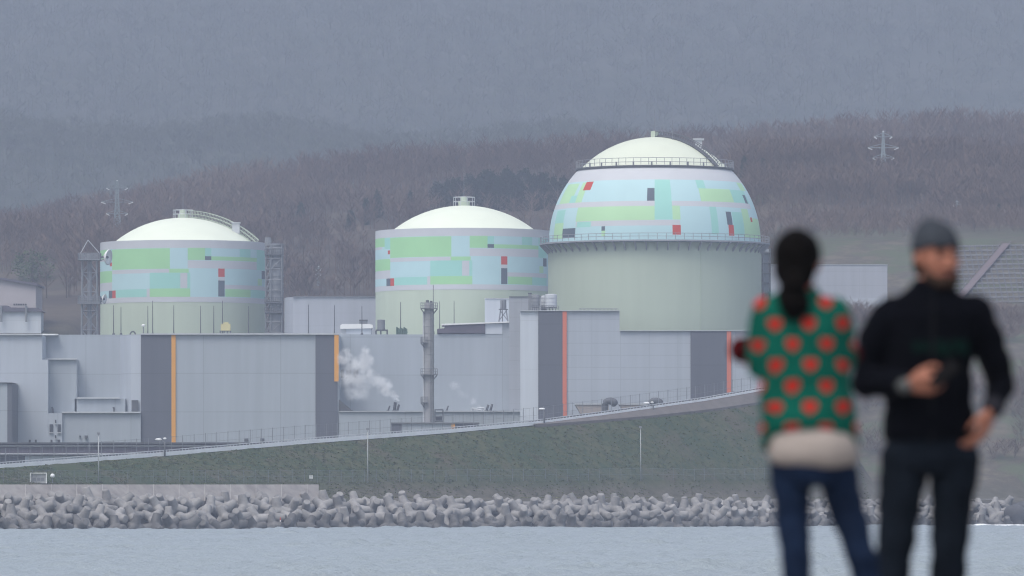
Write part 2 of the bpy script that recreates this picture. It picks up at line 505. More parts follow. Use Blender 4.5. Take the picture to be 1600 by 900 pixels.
# ------------------------------------------------------------------ haze
def haze():
    m = bpy.data.materials.new('haze'); m.use_nodes = True
    n, l = m.node_tree.nodes, m.node_tree.links
    n.clear()
    out = n.new('ShaderNodeOutputMaterial'); v = n.new('ShaderNodeVolumePrincipled')
    v.inputs['Color'].default_value = (0.515, 0.572, 0.705, 1)
    v.inputs['Density'].default_value = HAZE_DENSITY
    l.new(v.outputs[0], out.inputs['Volume'])
    m.cycles.homogeneous_volume = True
    o = MB().box(-2700, 2700, -100, 6000, -5.2, 540).build('haze', m)
    tag(o, kind='stuff')
haze()

# ------------------------------------------------------------------ materials of the plant
CREAM = mat('cream_concrete', (0.48, 0.55, 0.44), .75, .035, .5, streak=.08)
DOME = mat('dome_paint', (0.745, 0.795, 0.665), .6, .03, .15)
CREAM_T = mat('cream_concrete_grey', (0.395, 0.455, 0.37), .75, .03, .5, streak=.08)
DOMEC = mat('dome_cap_paint', (0.65, 0.69, 0.565), .6, .03, .15)
LAV = mat('lavender_paint', (0.535, 0.55, 0.575), .65, .03, .2)
BLUE = mat('pale_blue_paint', (0.45, 0.645, 0.67), .65, .03, .2)
TEAL = mat('teal_paint', (0.32, 0.62, 0.55), .65, .03, .2)
GREEN = mat('leaf_green_paint', (0.345, 0.635, 0.335), .65, .03, .2)
LIME = mat('lime_green_paint', (0.43, 0.67, 0.40), .65, .03, .2)
RED = mat('red_paint', (0.50, 0.06, 0.04), .65, .05, .2)
SLATE = mat('slate_paint', (0.085, 0.11, 0.14), .65, .05, .2)
PAINTS = [CREAM, LAV, BLUE, TEAL, GREEN, LIME, RED, SLATE]
PI_ = {'cream': 0, 'lav': 1, 'blue': 2, 'teal': 3, 'green': 4, 'lime': 5, 'red': 6, 'slate': 7}
WALL_W = panel_mat('cladding_west', (0.365, 0.403, 0.442), 8.0, 16.0, 23.3)
WALL_WL = panel_mat('cladding_west_pale', (0.45, 0.49, 0.54), 8.0, 16.0, 23.3)
WALL_E = panel_mat('cladding_east', (0.385, 0.42, 0.465), 2.35, 5.6, 0.3, .86, .07, .03)
WALL_EP = panel_mat('cladding_pale', (0.55, 0.59, 0.64), 9.5, 30, 2.0, .9, .07, .03)
WALL_G = panel_mat('cladding_grey', (0.37, 0.39, 0.43), 3.0, 9.0, 1.0, .9, .07, .03)
DARKP = panel_mat('dark_grey_cladding', (0.105, 0.112, 0.135), 8.0, 40.0, 23.3, .8, .08, .04)
ORANGE = mat('orange_paint', (0.72, 0.33, 0.04), .6, .05, .2)
ORED = mat('orange_red_paint', (0.60, 0.16, 0.09), .6, .05, .2)
STEEL = mat('grey_steel', (0.20, 0.21, 0.225), .55, .15, .5)
STEELD = mat('dark_steel', (0.09, 0.095, 0.105), .6, .15, .5)
STEELL = mat('pale_steel', (0.50, 0.52, 0.54), .5, .1, .5)
WHITE = mat('white_paint', (0.78, 0.79, 0.78), .5, .04, .4)
GALM = mat('gallery_paint', (0.27, 0.28, 0.31), .6, .1, .5)
PURPLE = mat('dark_roofing', (0.10, 0.09, 0.115), .8, .12, .4)
PALEC = mat('pale_concrete', (0.42, 0.40, 0.385), .85, .12, .5, .15)
GLASS = mat('dark_opening', (0.05, 0.055, 0.065), .4)
YEL = mat('faded_yellow_paint', (0.55, 0.50, 0.26), .6, .08, .6)

GZ = 9.0
# ------------------------------------------------------------------ reactor buildings
# colour fields read off the photograph for the western drum: (x0, x1, y0, y1, colour) in a 1600x900 blow-up
DRUM = [(523, 1400, 405, 440, 'lav'), (523, 1400, 440, 693, 'blue'), (523, 1400, 693, 720, 'lav'),
        (523, 575, 440, 488, 'green'), (523, 560, 486, 500, 'lav'), (572, 600, 440, 500, 'teal'),
        (600, 908, 442, 548, 'green'), (1000, 1088, 440, 502, 'green'), (1088, 1120, 440, 482, 'teal'), (1088, 1120, 482, 502, 'slate'),
        (1262, 1315, 440, 485, 'teal'), (1120, 1345, 483, 503, 'green'), (1345, 1402, 440, 545, 'teal'),
        (1000, 1345, 505, 545, 'lav'), (588, 599, 508, 528, 'red'), (523, 600, 552, 612, 'green'),
        (600, 905, 550, 570, 'lav'), (523, 600, 612, 655, 'lav'), (905, 1005, 548, 568, 'green'),
        (803, 1013, 568, 650, 'teal'), (962, 998, 570, 648, 'lav'), (803, 1013, 650, 693, 'green'),
        (581, 601, 655, 695, 'slate'), (601, 620, 655, 695, 'red'), (620, 787, 652, 693, 'teal'), (787, 803, 650, 693, 'lav'),
        (1155, 1187, 545, 588, 'red'), (1155, 1187, 588, 607, 'lav'), (1155, 1187, 607, 690, 'slate'),
        (1187, 1385, 628, 650, 'lav'), (1190, 1315, 650, 690, 'green'), (1315, 1385, 650, 690, 'teal'),
        (1368, 1385, 547, 590, 'slate'), (1350, 1369, 590, 625, 'lime')]

def painted_shell(rects, th_fine, zs_fine, rad, cx, cy, other='lav'):
    """revolved shell whose faces take the colour of the last field that covers them.
    rects: (t0, t1, z0, z1, colour), t measured to the right of the side that faces the sea"""
    th = sorted(set([round(t, 5) for t in th_fine] + [round(t, 5) for r in rects for t in r[:2]]))
    zz = sorted(set([round(z, 3) for z in zs_fine] + [round(z, 3) for r in rects for z in r[2:4]]))
    zz = [z for z in zz if zs_fine[0] - 1e-3 <= z <= zs_fine[-1] + 1e-3]
    th = [t for t in th if -math.pi <= t <= math.pi]
    mb = MB(); nt = len(th)
    for z in zz:
        r = rad(z)
        for t in th: mb.v.append((cx + r * math.sin(t), cy - r * math.cos(t), z))
    for j in range(len(zz) - 1):
        zm = (zz[j] + zz[j + 1]) / 2
        for i in range(nt - 1):
            tm = (th[i] + th[i + 1]) / 2; c = other
            for a, b, d, e, k in rects:
                if a <= tm <= b and d <= zm <= e: c = k
            mb.f.append((j * nt + i, j * nt + i + 1, (j + 1) * nt + i + 1, (j + 1) * nt + i)); mb.m.append(PI_[c])
    return mb
FINE = list(np.linspace(-math.pi, math.pi, 145))

def dome_profile(r, h, z0, n=22):
    R = (r * r + h * h) / (2 * h)
    a1 = math.asin(min(1, r / R))
    return [(R * math.sin(a1 * (1 - k / n)), z0 + h - R + R * math.cos(a1 * (1 - k / n))) for k in range(n)] + [(0.02, z0 + h)]

def drum_reactor(label, cxp, Yc, Rp, ytop, yband, ybase, rd, hd, warp=None, ladder=True):
    k = Yc / FP; R = Rp * k; cx = X(cxp, Yc); zt = Z(ytop, Yc)
    t = thing('reactor_building', label, 'reactor', (cx, Yc, GZ), 'domed reactor buildings')
    s1 = (954, 431)
    def th(x):
        s = (x - s1[0]) / s1[1]
        if warp: s = float(np.interp(s, warp[0], warp[1]))
        return math.asin(max(-1, min(1, s)))
    def zy(y): return zt + (Z(yband, Yc) - zt) * (y - 405) / (720 - 405)
    rects = [(th(a), th(b), zy(e), zy(d), c) for a, b, d, e, c in DRUM]
    # the far side carries the same fields on
    rects = [(-math.pi, math.pi, zy(440), zt, 'lav'), (-math.pi, math.pi, zy(693), zy(440), 'blue'),
             (1.7, 2.5, zy(540), zy(450), 'green'), (2.3, 3.0, zy(680), zy(560), 'teal'), (-2.6, -1.8, zy(600), zy(470), 'green'), (-2.9, -2.2, zy(690), zy(620), 'teal')] + rects
    painted_shell(rects, FINE, [zy(720), zt], lambda z: R, cx, Yc).build('painted_band', PAINTS, t, True)
    MB().lathe([(R - .04, GZ), (R - .04, zy(720) + .05)], cx, Yc, 144).build('drum_wall', CREAM, t, True)
    r = rd * k; h = hd * k
    ledge = smooth_angle(MB().lathe([(R - .02, zt - .05), (R - .02, zt + .3), (r + .4, zt + .3), (r + .4, zt + .1)], cx, Yc, 144).build('roof_ledge', LAV, t))
    MB().lathe(dome_profile(r, h, zt + .1), cx, Yc, 128).build('dome', DOME, t, True)
    # vent cap, railing and rod at the crown
    za = zt + .1 + h
    v = smooth_angle(MB().lathe([(1.3, za - .4), (1.3, za + 1.0), (.8, za + 1.1), (.7, za + 2.0), (.02, za + 2.1)], cx, Yc, 20).build('crown_vent', CREAM, t))
    rl = MB()
    for i in range(10):
        a = i * math.pi / 5
        rl.tube((cx + 2.4 * math.cos(a), Yc + 2.4 * math.sin(a), za - .3), (cx + 2.4 * math.cos(a), Yc + 2.4 * math.sin(a), za + 1.9), .06, n=4)
    for zz in (.9, 1.9):
        rl.path([(cx + 2.4 * math.cos(i * math.pi / 10), Yc + 2.4 * math.sin(i * math.pi / 10), za + zz) for i in range(21)], .06, 4)
    rl.build('crown_railing', STEELL, t)
    MB().tube((cx, Yc, za + 2), (cx, Yc, za + 9.5), .09, .04, 5).build('lightning_rod', STEEL, t)
    if ladder:
        # stair with handrails over the east side of the dome, with a small cabin
        Rs = (r * r + h * h) / (2 * h); zc = za - Rs; a1 = math.asin(r / Rs)
        az = math.radians(78)
        def on(a, lift, side=0):
            rr = (Rs + lift) * math.sin(a)
            return (cx + rr * math.sin(az) + side * math.cos(az), Yc - rr * math.cos(az) + side * math.sin(az), zc + (Rs + lift) * math.cos(a))
        st = MB()
        angs = [a1 * q / 26 for q in range(2, 28)]
        for sd in (-.6, .6):
            for lift in (.2, 1.0, 1.8): st.path([on(a, lift, sd) for a in angs], .07, 4)
            for a in angs: st.tube(on(a, 0, sd), on(a, 1.8, sd), .05, n=4)
        st.build('dome_stair', CREAM, t)
        c = on(a1 * .74, .2)
        bx = MB().box(c[0] - .9, c[0] + .9, c[1] - 1, c[1] + 1, c[2] - .6, c[2] + 1.9).box(c[0] - 1.1, c[0] + 1.1, c[1] - 1.2, c[1] + 1.2, c[2] + 1.9, c[2] + 2.15)
        bx.build('stair_cabin', STEELL, t)
    return t, cx, R, zt

drum_reactor('squat painted reactor with a shallow dome beside the lattice dish tower', 286, 1562, 129.3, 382, 476, 524, 110, 41)
drum_reactor('middle painted reactor with a shallow dome, partly behind the tall round one', 725, 1449, 138.5, 364, 457, 524, 115, 42,
             ([-1, -.82, -.107, .107, .466, .838, 1.0], [-1, -.82, -.134, .071, .42, .768, .93]), False)

# the tall one: cylinder, gallery, painted zone and plain cap of one hemisphere
def tall_reactor():
    Yc, cxp = 1290.0, 1023
    k = Yc / FP; cx = X(cxp, Yc); R = 165.5 * k; zc = Z(380, Yc)
    t = thing('reactor_building', 'tallest reactor, a cream cylinder under a round painted dome with a gallery', 'reactor', (cx, Yc, GZ), 'domed reactor buildings')
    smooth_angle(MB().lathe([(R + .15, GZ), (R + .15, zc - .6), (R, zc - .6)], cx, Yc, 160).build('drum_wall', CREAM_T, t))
    z1 = Z(266, Yc)
    def rad(z): return math.sqrt(max(0.0004, R * R - max(0, z - zc) ** 2))
    def yy(y): return Z(180 + y * .3, Yc)
    def rc(x0, x1, y0, y1, c):
        zm = yy((y0 + y1) / 2); rr = rad(zm) / k / .3
        f = lambda x: math.asin(max(-1, min(1, (x - 743) / rr)))
        return (f(x0), f(x1), yy(y1), yy(y0), c)
    F = [(265, 325, 368, 475, 'lime'), (300, 345, 432, 475, 'teal'), (343, 374, 365, 475, 'lime'), (375, 412, 362, 407, 'red'),
         (180, 1235, 470, 497, 'lav'), (328, 862, 570, 598, 'lav'),
         (228, 270, 505, 575, 'teal'), (218, 262, 572, 655, 'lime'), (260, 325, 603, 653, 'slate'),
         (333, 731, 497, 570, 'lime'), (822, 862, 495, 567, 'lime'), (731, 818, 358, 567, 'teal'), (693, 731, 403, 470, 'slate'),
         (333, 405, 573, 601, 'teal'), (459, 477, 599, 622, 'slate'), (459, 478, 622, 650, 'lime'), (822, 865, 595, 645, 'red'),
         (948, 990, 358, 402, 'teal'), (965, 1135, 402, 470, 'lime'), (1135, 1215, 402, 470, 'teal'), (1172, 1202, 360, 402, 'lime'), (1200, 1214, 425, 470, 'slate'),
         (1022, 1058, 497, 640, 'teal'), (1140, 1195, 520, 640, 'teal'), (1195, 1232, 500, 648, 'lime'), (1232, 1288, 545, 650, 'lime'),
         (1104, 1132, 520, 588, 'slate'), (1115, 1143, 588, 644, 'red'), (1233, 1243, 542, 566, 'red')]
    rects = [(-math.pi, math.pi, zc - .6, z1, 'blue'), (-math.pi, math.pi, yy(358), z1, 'lav'),
             (1.6, 2.4, yy(640), yy(500), 'lime'), (2.2, 3, yy(470), yy(380), 'teal'), (-2.7, -1.9, yy(570), yy(500), 'lime'), (-2.2, -1.7, yy(470), yy(370), 'teal')]
    rects += [rc(*f) for f in F]
    zs = list(np.linspace(zc - .6, z1, 22))
    painted_shell(rects, FINE, zs, rad, cx, Yc).build('painted_zone', PAINTS, t, True)
    r1 = rad(z1)
    capz = np.linspace(z1 + .3, zc + R, 2)
    a1 = math.acos((z1 + .3 - zc) / R)
    MB().lathe([(R * math.sin(a1 * (1 - q / 22)) - .35 * (1 - q / 22), zc + R * math.cos(a1 * (1 - q / 22))) for q in range(22)] + [(.02, zc + R)], cx, Yc, 144).build('dome_cap', DOMEC, t, True)
    # upper walkway
    smooth_angle(MB().lathe([(r1 - .3, z1 - .1), (r1 + .5, z1 - .1), (r1 + .5, z1 + .22), (r1 - .5, z1 + .22)], cx, Yc, 128).build('upper_walkway', STEELD, t))
    rl = MB()
    for q in range(64):
        a = q * math.pi / 32
        rl.tube((cx + (r1 + .4) * math.cos(a), Yc + (r1 + .4) * math.sin(a), z1 + .3), (cx + (r1 + .4) * math.cos(a), Yc + (r1 + .4) * math.sin(a), z1 + 1.7), .05, n=4)
    for zz in (.9, 1.7):
        rl.path([(cx + (r1 + .4) * math.cos(q * math.pi / 48), Yc + (r1 + .4) * math.sin(q * math.pi / 48), z1 + zz) for q in range(97)], .05, 4)
    rl.build('upper_railing', GALM, t)
    wb = None
    for q in range(26):
        a = q * 2 * math.pi / 26 + .06
        if wb is None:
            wb = MB().box(cx - .16, cx + .16, Yc - .16, Yc + .16, z1 + .22, z1 + 1.0).build('lamp_box', STEEL, t); o = wb
        else:
            o = wb.copy(); COL.objects.link(o); o.parent = t
        o.location = ((r1 - .1) * math.cos(a), (r1 - .1) * math.sin(a), 0)
    # main gallery with brackets
    smooth_angle(MB().lathe([(R - .1, zc - .5), (R + 1.9, zc - .5), (R + 1.9, zc - .2), (R - .1, zc - .2)], cx, Yc, 160).build('gallery', GALM, t))
    g = MB()
    for q in range(80):
        a = q * math.pi / 40
        g.tube((cx + (R + 1.75) * math.cos(a), Yc + (R + 1.75) * math.sin(a), zc - .1), (cx + (R + 1.75) * math.cos(a), Yc + (R + 1.75) * math.sin(a), zc + 1.1), .05, n=4)
    for zz in (.5, 1.1): g.path([(cx + (R + 1.75) * math.cos(q * math.pi / 60), Yc + (R + 1.75) * math.sin(q * math.pi / 60), zc + zz) for q in range(121)], .05, 4)
    g.build('gallery_railing', GALM, t)
    first = None
    for q in range(64):
        a = q * 2 * math.pi / 64
        if first is None:
            b = MB().extr([(R - .05, zc - 2.3), (R + .18, zc - 2.3), (R + 1.75, zc - .68), (R + 1.75, zc - .5), (R + 1.45, zc - .5), (R - .05, zc - 1.95)], -.12, .12)
            b.v = [(x + cx, y + Yc, z) for x, y, z in b.v]
            first = b.build('gallery_bracket', GALM, t)
            o = first
        else:
            o = first.copy(); COL.objects.link(o); o.parent = t
        o.rotation_euler = (0, 0, a)
    # arched ladder, its landing and the rods at the crown
    az = math.radians(53); h0 = a1 * .05
    def on(a, lift, side=0):
        rr = (R + lift) * math.sin(a)
        return (cx + rr * math.sin(az) + side * math.cos(az), Yc - rr * math.cos(az) + side * math.sin(az), zc + (R + lift) * math.cos(a))
    angs = [a1 * q / 28 for q in range(0, 29)]
    st = MB()
    for sd in (-.55, .55):
        for lift in (.15, 1.1): st.path([on(a, lift, sd) for a in angs], .08, 4)
        for a in angs: st.tube(on(a, 0, sd), on(a, 1.1, sd), .05, n=4)
    st.path([on(a, .1) for a in angs], .42, 4)
    st.build('dome_ladder', STEELD, t)
    az = math.radians(74); c = on(math.radians(24.5), .3)
    bb = MB().box(c[0] - 1.0, c[0] + 1.2, c[1] - .9, c[1] + .9, c[2] + .9, c[2] + 1.25).box(c[0] - .6, c[0] + .8, c[1] - .7, c[1] + .7, c[2] - 1.0, c[2] + .9)
    bb.build('landing_cabin', STEELL, t)
    smooth_angle(MB().lathe([(.8, zc + R - .1), (.8, zc + R + 1.2), (.02, zc + R + 1.3)], cx, Yc, 16).build('crown_vent', CREAM, t))
    MB().tube((cx, Yc, zc + R + 1), (cx, Yc, zc + R + 5.6), .08, .04, 5).build('lightning_rod', STEEL, t)
    q = P(1051, 212, Yc - 4)
    MB().tube((q.x, q.y, zc + R - 1), (q.x, q.y, zc + R + 3.2), .08, .04, 5).build('lightning_rod', STEEL, t)
    # seam of the cylinder
    a = math.asin((966 / 3.3333 + 800 - cxp) / 165.5)
    MB().tube((cx + (R + .15) * math.sin(a), Yc - (R + .15) * math.cos(a), GZ), (cx + (R + .15) * math.sin(a), Yc - (R + .15) * math.cos(a), zc - 2.7), .09, n=4).build('downpipe', CREAM_T, t)
    return t
tall_reactor()

# ------------------------------------------------------------------ halls
def bxp(x0, x1, yt, Yf, Yb, zb=GZ - 1, mb=None):
    return (mb or MB()).box(X(x0, Yf), X(x1, Yf), Yf, Yb, zb, Z(yt, Yf))

def rods(pts, Yd, base_y, group, label, rad=.11):
    first = None
    for px, py in pts:
        z0 = Z(base_y, Yd)
        if first is None:
            first = MB().tube((X(px, Yd), Yd, z0), (X(px, Yd), Yd, z0 + 6.2), rad, rad * .55, 6).tube((X(px, Yd), Yd, z0), (X(px, Yd), Yd, z0 + .35), .3, .22, 8).build('lightning_rod', STEELD, None, False, (X(px, Yd), Yd, z0))
            tag(first, label, 'lightning rod', group); o = first
        else:
            o = first.copy(); COL.objects.link(o); tag(o, label, 'lightning rod', group)
            o.location = (X(px, Yd), Yd, z0)
        o.scale = (1, 1, (Z(py, Yd) - z0) / 6.2)

# west hall
F = 1328.0
wh = thing('turbine_hall', 'long pale grey hall with two dark bands edged in orange, below the squat reactor', 'industrial hall', (X(300, F), F, GZ))
bxp(220, 529, 523, F, 1500).build('main_hall', WALL_W, wh)
for (a, b) in ((220, 268), (493, 527.6)):
    bxp(a, b, 523.4, F - .25, F - .002).build('dark_band', DARKP, wh)
MB().box(X(268, F), X(274.5, F), F - .3, F - .002, GZ, Z(523.3, F)).build('orange_stripe', ORANGE, wh)
MB().box(X(522.5, F), X(529.2, F), F - .55, F - .255, Z(596, F), Z(523.3, F)).build('orange_stripe', ORANGE, wh)
MB().box(X(-80, F - 2), X(66, F - 2), F - 2, 1500, GZ - 1, Z(523.8, F - 2)).build('pale_wing', WALL_WL, wh)
MB().box(X(66, F - 2), X(75, F - 2), F - 2, F + 8.8, GZ - 1, Z(562, F - 2)).build('pale_wing', WALL_WL, wh)
MB().box(X(75, F - 2), X(97, F - 2), F - 1.9, F + 10, GZ - 1, Z(645.6, F - 2)).build('pale_wing', WALL_WL, wh)
MB().box(X(97, F - 1), X(220, F - 1), F - 1, F + 10, GZ - 1, Z(645.4, F - 1)).build('low_wing', WALL_W, wh)
MB().box(X(75, F + 9), X(120, F + 3), F + 2.5, F + 8.9, Z(646, F), Z(562, F + 2.5)).build('stepped_block', WALL_W, wh)
MB().box(X(120, F + 9), X(196, F + 3), F + 2.5, F + 8.9, Z(646, F), Z(623, F + 2.5)).build('stepped_block', WALL_W, wh)
MB().box(X(62, F + 9), X(196, F + 9), F + 9, 1500, GZ, Z(523, F + 9)).build('recessed_wall', WALL_W, wh)
MB().prism([(X(187, F + 9), F + 8.99), (X(194, F + 5), F + 5), (X(204, F + 2), F + 2), (X(220, F), F + .3), (X(220, F), F + 8.99)], Z(645, F), Z(523.1, F + 4)).build('curved_return', WALL_WL, wh)
cop = MB()
for a, b, y, q in ((-80, 66, 523.8, F - 2), (220, 529, 523, F), (66.2, 120, 562, F + 2.5), (120.2, 187, 623, F + 2.5), (97, 220, 645.4, F - 1)):
    cop.box(X(a, q), X(b, q), q - .65, q + .4, Z(y, q), Z(y, q) + .28)
cop.build('roof_coping', STEELL, wh)
d = MB().box(X(205.5, F), X(216, F), F - .12, F - .004, Z(643, F), Z(625.2, F))
MB().box(X(205.5, F), X(216, F), F - .1, F + .4, Z(643.4, F), Z(625.2, F)).build('door', STEELD, wh)
for (a, b, y0, y1) in ((77.5, 83, 663, 675.5), (90, 95, 663, 675.5), (86, 88, 656, 661), (86, 88, 680, 685), (45, 48, 687, 691.5), (54.5, 57.5, 687, 691.5), (79, 82, 687, 691.5), (90, 94, 687, 691.5)):
    q = F - 2
    fr = MB().box(X(a, q), X(b, q), q - .12, q - .003, Z(y1, q), Z(y0, q)).build('window', GLASS, wh)
    MB().box(X(a, q) - .12, X(b, q) + .12, q - .3, q - .12, Z(y1, q) - .18, Z(y1, q)).build('sill', STEELL, fr)
for (a, b, y0, y1) in ((132.5, 137, 680.5, 684.5), (124, 126, 680.5, 683.5), (382, 388, 685, 690), (407, 413, 685, 690)):
    q = F - 1 if a < 220 else F
    MB().box(X(a, q), X(b, q), q - .7, q - .003, Z(y1, q), Z(y0, q)).build('wall_box', STEELD, wh)
for (a, y) in ((82, 642), (178, 642)):
    q = F + 1
    MB().box(X(a - 1.5, q), X(a + 1.5, q), q, q + .9, Z(646, q), Z(y - 3.5, q)).tube((X(a, q), q + .4, Z(y - 3, q)), (X(a - 1, q), q + .4, Z(y - 6, q)), .2).build('roof_cowl', STEELD, wh)

# low block with dark edge at the far west
o = thing('annex_building', 'grey block with a dark end panel standing before the pale wing', 'building', (X(5, 1310), 1310, GZ))
MB().box(X(-90, 1310), X(11.5, 1310), 1310, 1325.5, GZ - 1, Z(598.5, 1310)).build('wall', WALL_W, o)
MB().box(X(11.5, 1310) + .003, X(19, 1310), 1309.9, 1325.4, GZ - 1, Z(598.5, 1310) - .1).build('end_panel', DARKP, o)
MB().box(X(-90, 1310), X(19.3, 1310), 1309.6, 1325.8, Z(598.4, 1310), Z(597.6, 1310)).build('roof_coping', STEELD, o)

# middle hall
M_ = 1346.0
mh = thing('turbine_hall', 'recessed grey hall behind the tall slender chimney and the white steam', 'industrial hall', (X(670, M_), M_, GZ))
bxp(529, 690, 522.5, M_, 1424).build('main_hall', WALL_W, mh)
bxp(690.02, 758, 521.5, M_, 1424).build('main_hall', WALL_W, mh)
bxp(758.02, 812.8, 504, M_, 1420).build('raised_hall', WALL_W, mh)
MB().box(X(758, M_), X(785, M_), M_ - .12, M_ - .003, Z(522, M_), Z(506, M_)).build('pale_panel', WALL_EP, mh)
MB().extr([(X(683, M_), Z(520.5, M_)), (X(757.9, M_), Z(520.5, M_)), (X(757.9, M_), Z(506.5, M_)), (X(696, M_), Z(508, M_)), (X(694, M_), Z(513, M_)), (X(683, M_), Z(514, M_))], M_ - .4, M_ + 12).build('dark_roof_house', PURPLE, mh)
MB().extr([(X(690, M_), Z(508.6, M_)), (X(813, M_), Z(503.4, M_)), (X(813, M_), Z(501.8, M_)), (X(690, M_), Z(506, M_))], M_ - .7, M_ + 14).build('roof_edge', WHITE, mh)
bxp(530, 839, 643.5, 1318, 1345.9).build('low_wing', WALL_W, mh)
MB().box(X(529.3, 1318), X(840, 1318), 1317.6, 1318.4, Z(643.4, 1318), Z(642.4, 1318)).build('roof_coping', STEELL, mh)
for i in range(3):
    q = M_ - .3
    MB().box(X(529.8 + i * 11.5, q), X(537 + i * 11.5, q), q, q + .295, Z(590, q), Z(577.5, q)).build('louvre', STEELD, mh)
MB().box(X(529.5, M_), X(560, M_), M_ - 1.6, M_ - .003, Z(592, M_), Z(591, M_)).build('ledge', STEELL, mh)
st = MB()
for i in range(16):
    a = 529.5 + i * 1.35; y = 625 + i * 1.1
    st.box(X(a, 1330), X(a + 1.5, 1330), 1328, 1331, Z(643, 1330), Z(y, 1330))
st.build('roof_stair_shadow', STEELD, mh)  # stair filled in as a solid dark wedge, its diagonal shadow included

# east hall
E = 1250.0
eh = thing('turbine_hall', 'pale hall with two dark bands edged in red in front of the tallest reactor', 'industrial hall', (X(1000, E), E, GZ))
bxp(813, 841, 486.4, E, 1266, mb=None).build('pale_bay', WALL_EP, eh)
bxp(841.02, 968, 486, E, 1264).build('main_hall', WALL_E, eh)
bxp(968.02, 1265, 517.2, E, 1264).build('lower_hall', WALL_E, eh)
bxp(841.05, 879, 486.6, E - .3, E - .003).build('dark_band', DARKP, eh)
bxp(1079, 1135.6, 518, E - .3, E - .003).build('dark_band', DARKP, eh)
bxp(879.05, 885.5, 486.6, E - .35, E - .003).build('red_stripe', ORED, eh)
bxp(1135.65, 1142.5, 517.6, E - .35, E - .003).build('red_stripe', ORED, eh)
cop = MB()
cop.box(X(812.6, E), X(968.3, E), E - .5, E + .5, Z(486, E), Z(485.1, E)); cop.box(X(968.3, E), X(1265, E), E - .5, E + .5, Z(517.2, E), Z(516.4, E))
cop.build('roof_coping', STEELL, eh)
rl = MB()
for i in range(30):
    px = 905 + i * 2.1
    rl.tube((X(px, E), E + .6, Z(486, E)), (X(px, E), E + .6, Z(482, E)), .04, n=4)
rl.tube((X(905, E), E + .6, Z(482, E)), (X(966, E), E + .6, Z(482, E)), .04, n=4)
rl.build('roof_railing', STEEL, eh)
# sloped intake houses with hooded ducts, on the ground before the east hall
for (a, b, y0, y1, dx, dy, lb) in ((899, 951, 632.5, 651, 948, 630, 'sloped beige intake house with a bent duct, under the red-edged wall'),
                                   (968, 1012, 632.5, 648, 1019, 630, 'sloped beige intake house beside the upper road lamp')):
    q = 1236.0
    t = thing('intake_house', lb, 'intake', (X(a, q), q, GZ))
    MB().extr([(X(a + 11, q), GZ), (X(b, q), GZ), (X(b, q), Z(y0, q)), (X(a, q), Z(y0, q)), (X(a + 11, q), Z(y1, q))], q, q + 8).build('housing', mat('beige_metal', (.33, .29, .27), .7, .08, .4), t)
    MB().extr([(X(a - .8, q), Z(y0, q) + .02), (X(b + .5, q), Z(y0, q) + .02), (X(b + .5, q), Z(y0, q) + .25), (X(a - .8, q), Z(y0, q) + .25)], q - .2, q + 8.2).build('roof', STEELL, t)
    pts = []
    for i in range(9):
        an = math.radians(180 - i * 20)
        pts.append((X(dx, q - 2) + .55 + .9 * math.cos(an), q - 2, Z(dy + 1, q - 2) + .55 * math.sin(an)))
    pts = [(pts[0][0], q - 2, GZ)] + [(pts[0][0], q - 2, pts[0][2] - .5)] + pts
    MB().limb(pts, [.55] * 2 + [.55 + .03 * i for i in range(9)], 12).build('duct', STEELD, t, True)

# grey blocks between and behind the reactors
o = thing('service_building', 'plain grey block between the squat reactor and the middle one', 'building', (X(515, 1500), 1500, GZ))
q = 1500.5
bl = MB(); pl = [(X(441, q), q + 14), (X(443, q), q + 7), (X(449, q), q + 2.5), (X(458, q), q + .4), (X(468, q), q), (X(590, q), q), (X(590, q), q + 30), (X(441, q), q + 30)]
smooth_angle(bl.prism(pl, GZ, Z(464, q)).build('wall', WALL_G, o), 25)
MB().box(X(458, q), X(590, q), q - .3, q + .5, Z(464, q), Z(463, q)).build('roof_coping', STEEL, o)
o = thing('service_building', 'bright square block rising behind the roof tower on legs', 'building', (X(776, 1408), 1408, GZ))
q = 1408.0
bxp(757.5, 795, 466.5, q, q + 17).build('wall', WALL_EP, o)
bxp(757.2, 795.2, 465.7, q - .2, q + 17.2, Z(466.4, q)).build('roof_coping', WHITE, o)
o = thing('service_building', 'dull grey wall block behind the roof tanks', 'building', (X(825, 1268), 1268, GZ))
q = 1330.0
bxp(795.5, 858, 463.5, q, q + 40).build('wall', WALL_G, o)
bxp(795.4, 858.2, 463, q - .2, q + .4, Z(463.5, q)).build('roof_coping', STEEL, o)
q = 1400.0
o = thing('service_building', 'grey two-tone block on the slope beyond the woman', 'building', (X(1290, q), q, Z(530, q)))
bxp(1175, 1387, 466, q - .3, q + 22, Z(560, q)).build('lower_wall', panel_mat('cladding_slope_low', (.43, .46, .50), 4, 12, 0, .9, .07, .03), o)
bxp(1191, 1386.5, 413.5, q, q + 22, Z(466, q)).build('upper_wall', WALL_G, o)
bxp(1190.5, 1387, 412.8, q - .15, q + 22.1, Z(413.5, q)).build('roof_coping', STEELL, o)
# stair tower against the tall reactor
o = thing('stair_tower', 'narrow steel stair tower against the tallest reactor', 'stair tower', (X(1197, 1300), 1300, GZ))
q = 1300.0
fr = MB()
for a in (1192, 1203):
    for dy in (0, 5): fr.tube((X(a, q), q + dy, GZ), (X(a, q), q + dy, Z(388, q)), .22, n=4)
fr.build('frame', STEEL, o)
MB().box(X(1193, q), X(1202, q), q + 2, q + 4, GZ, Z(388, q)).build('shaft', WALL_G, o)
for i in range(8):
    y = 395 + i * 16
    MB().box(X(1191, q), X(1204, q), q - .3, q + 5.3, Z(y, q), Z(y, q) + .25).build('landing', STEEL, o)

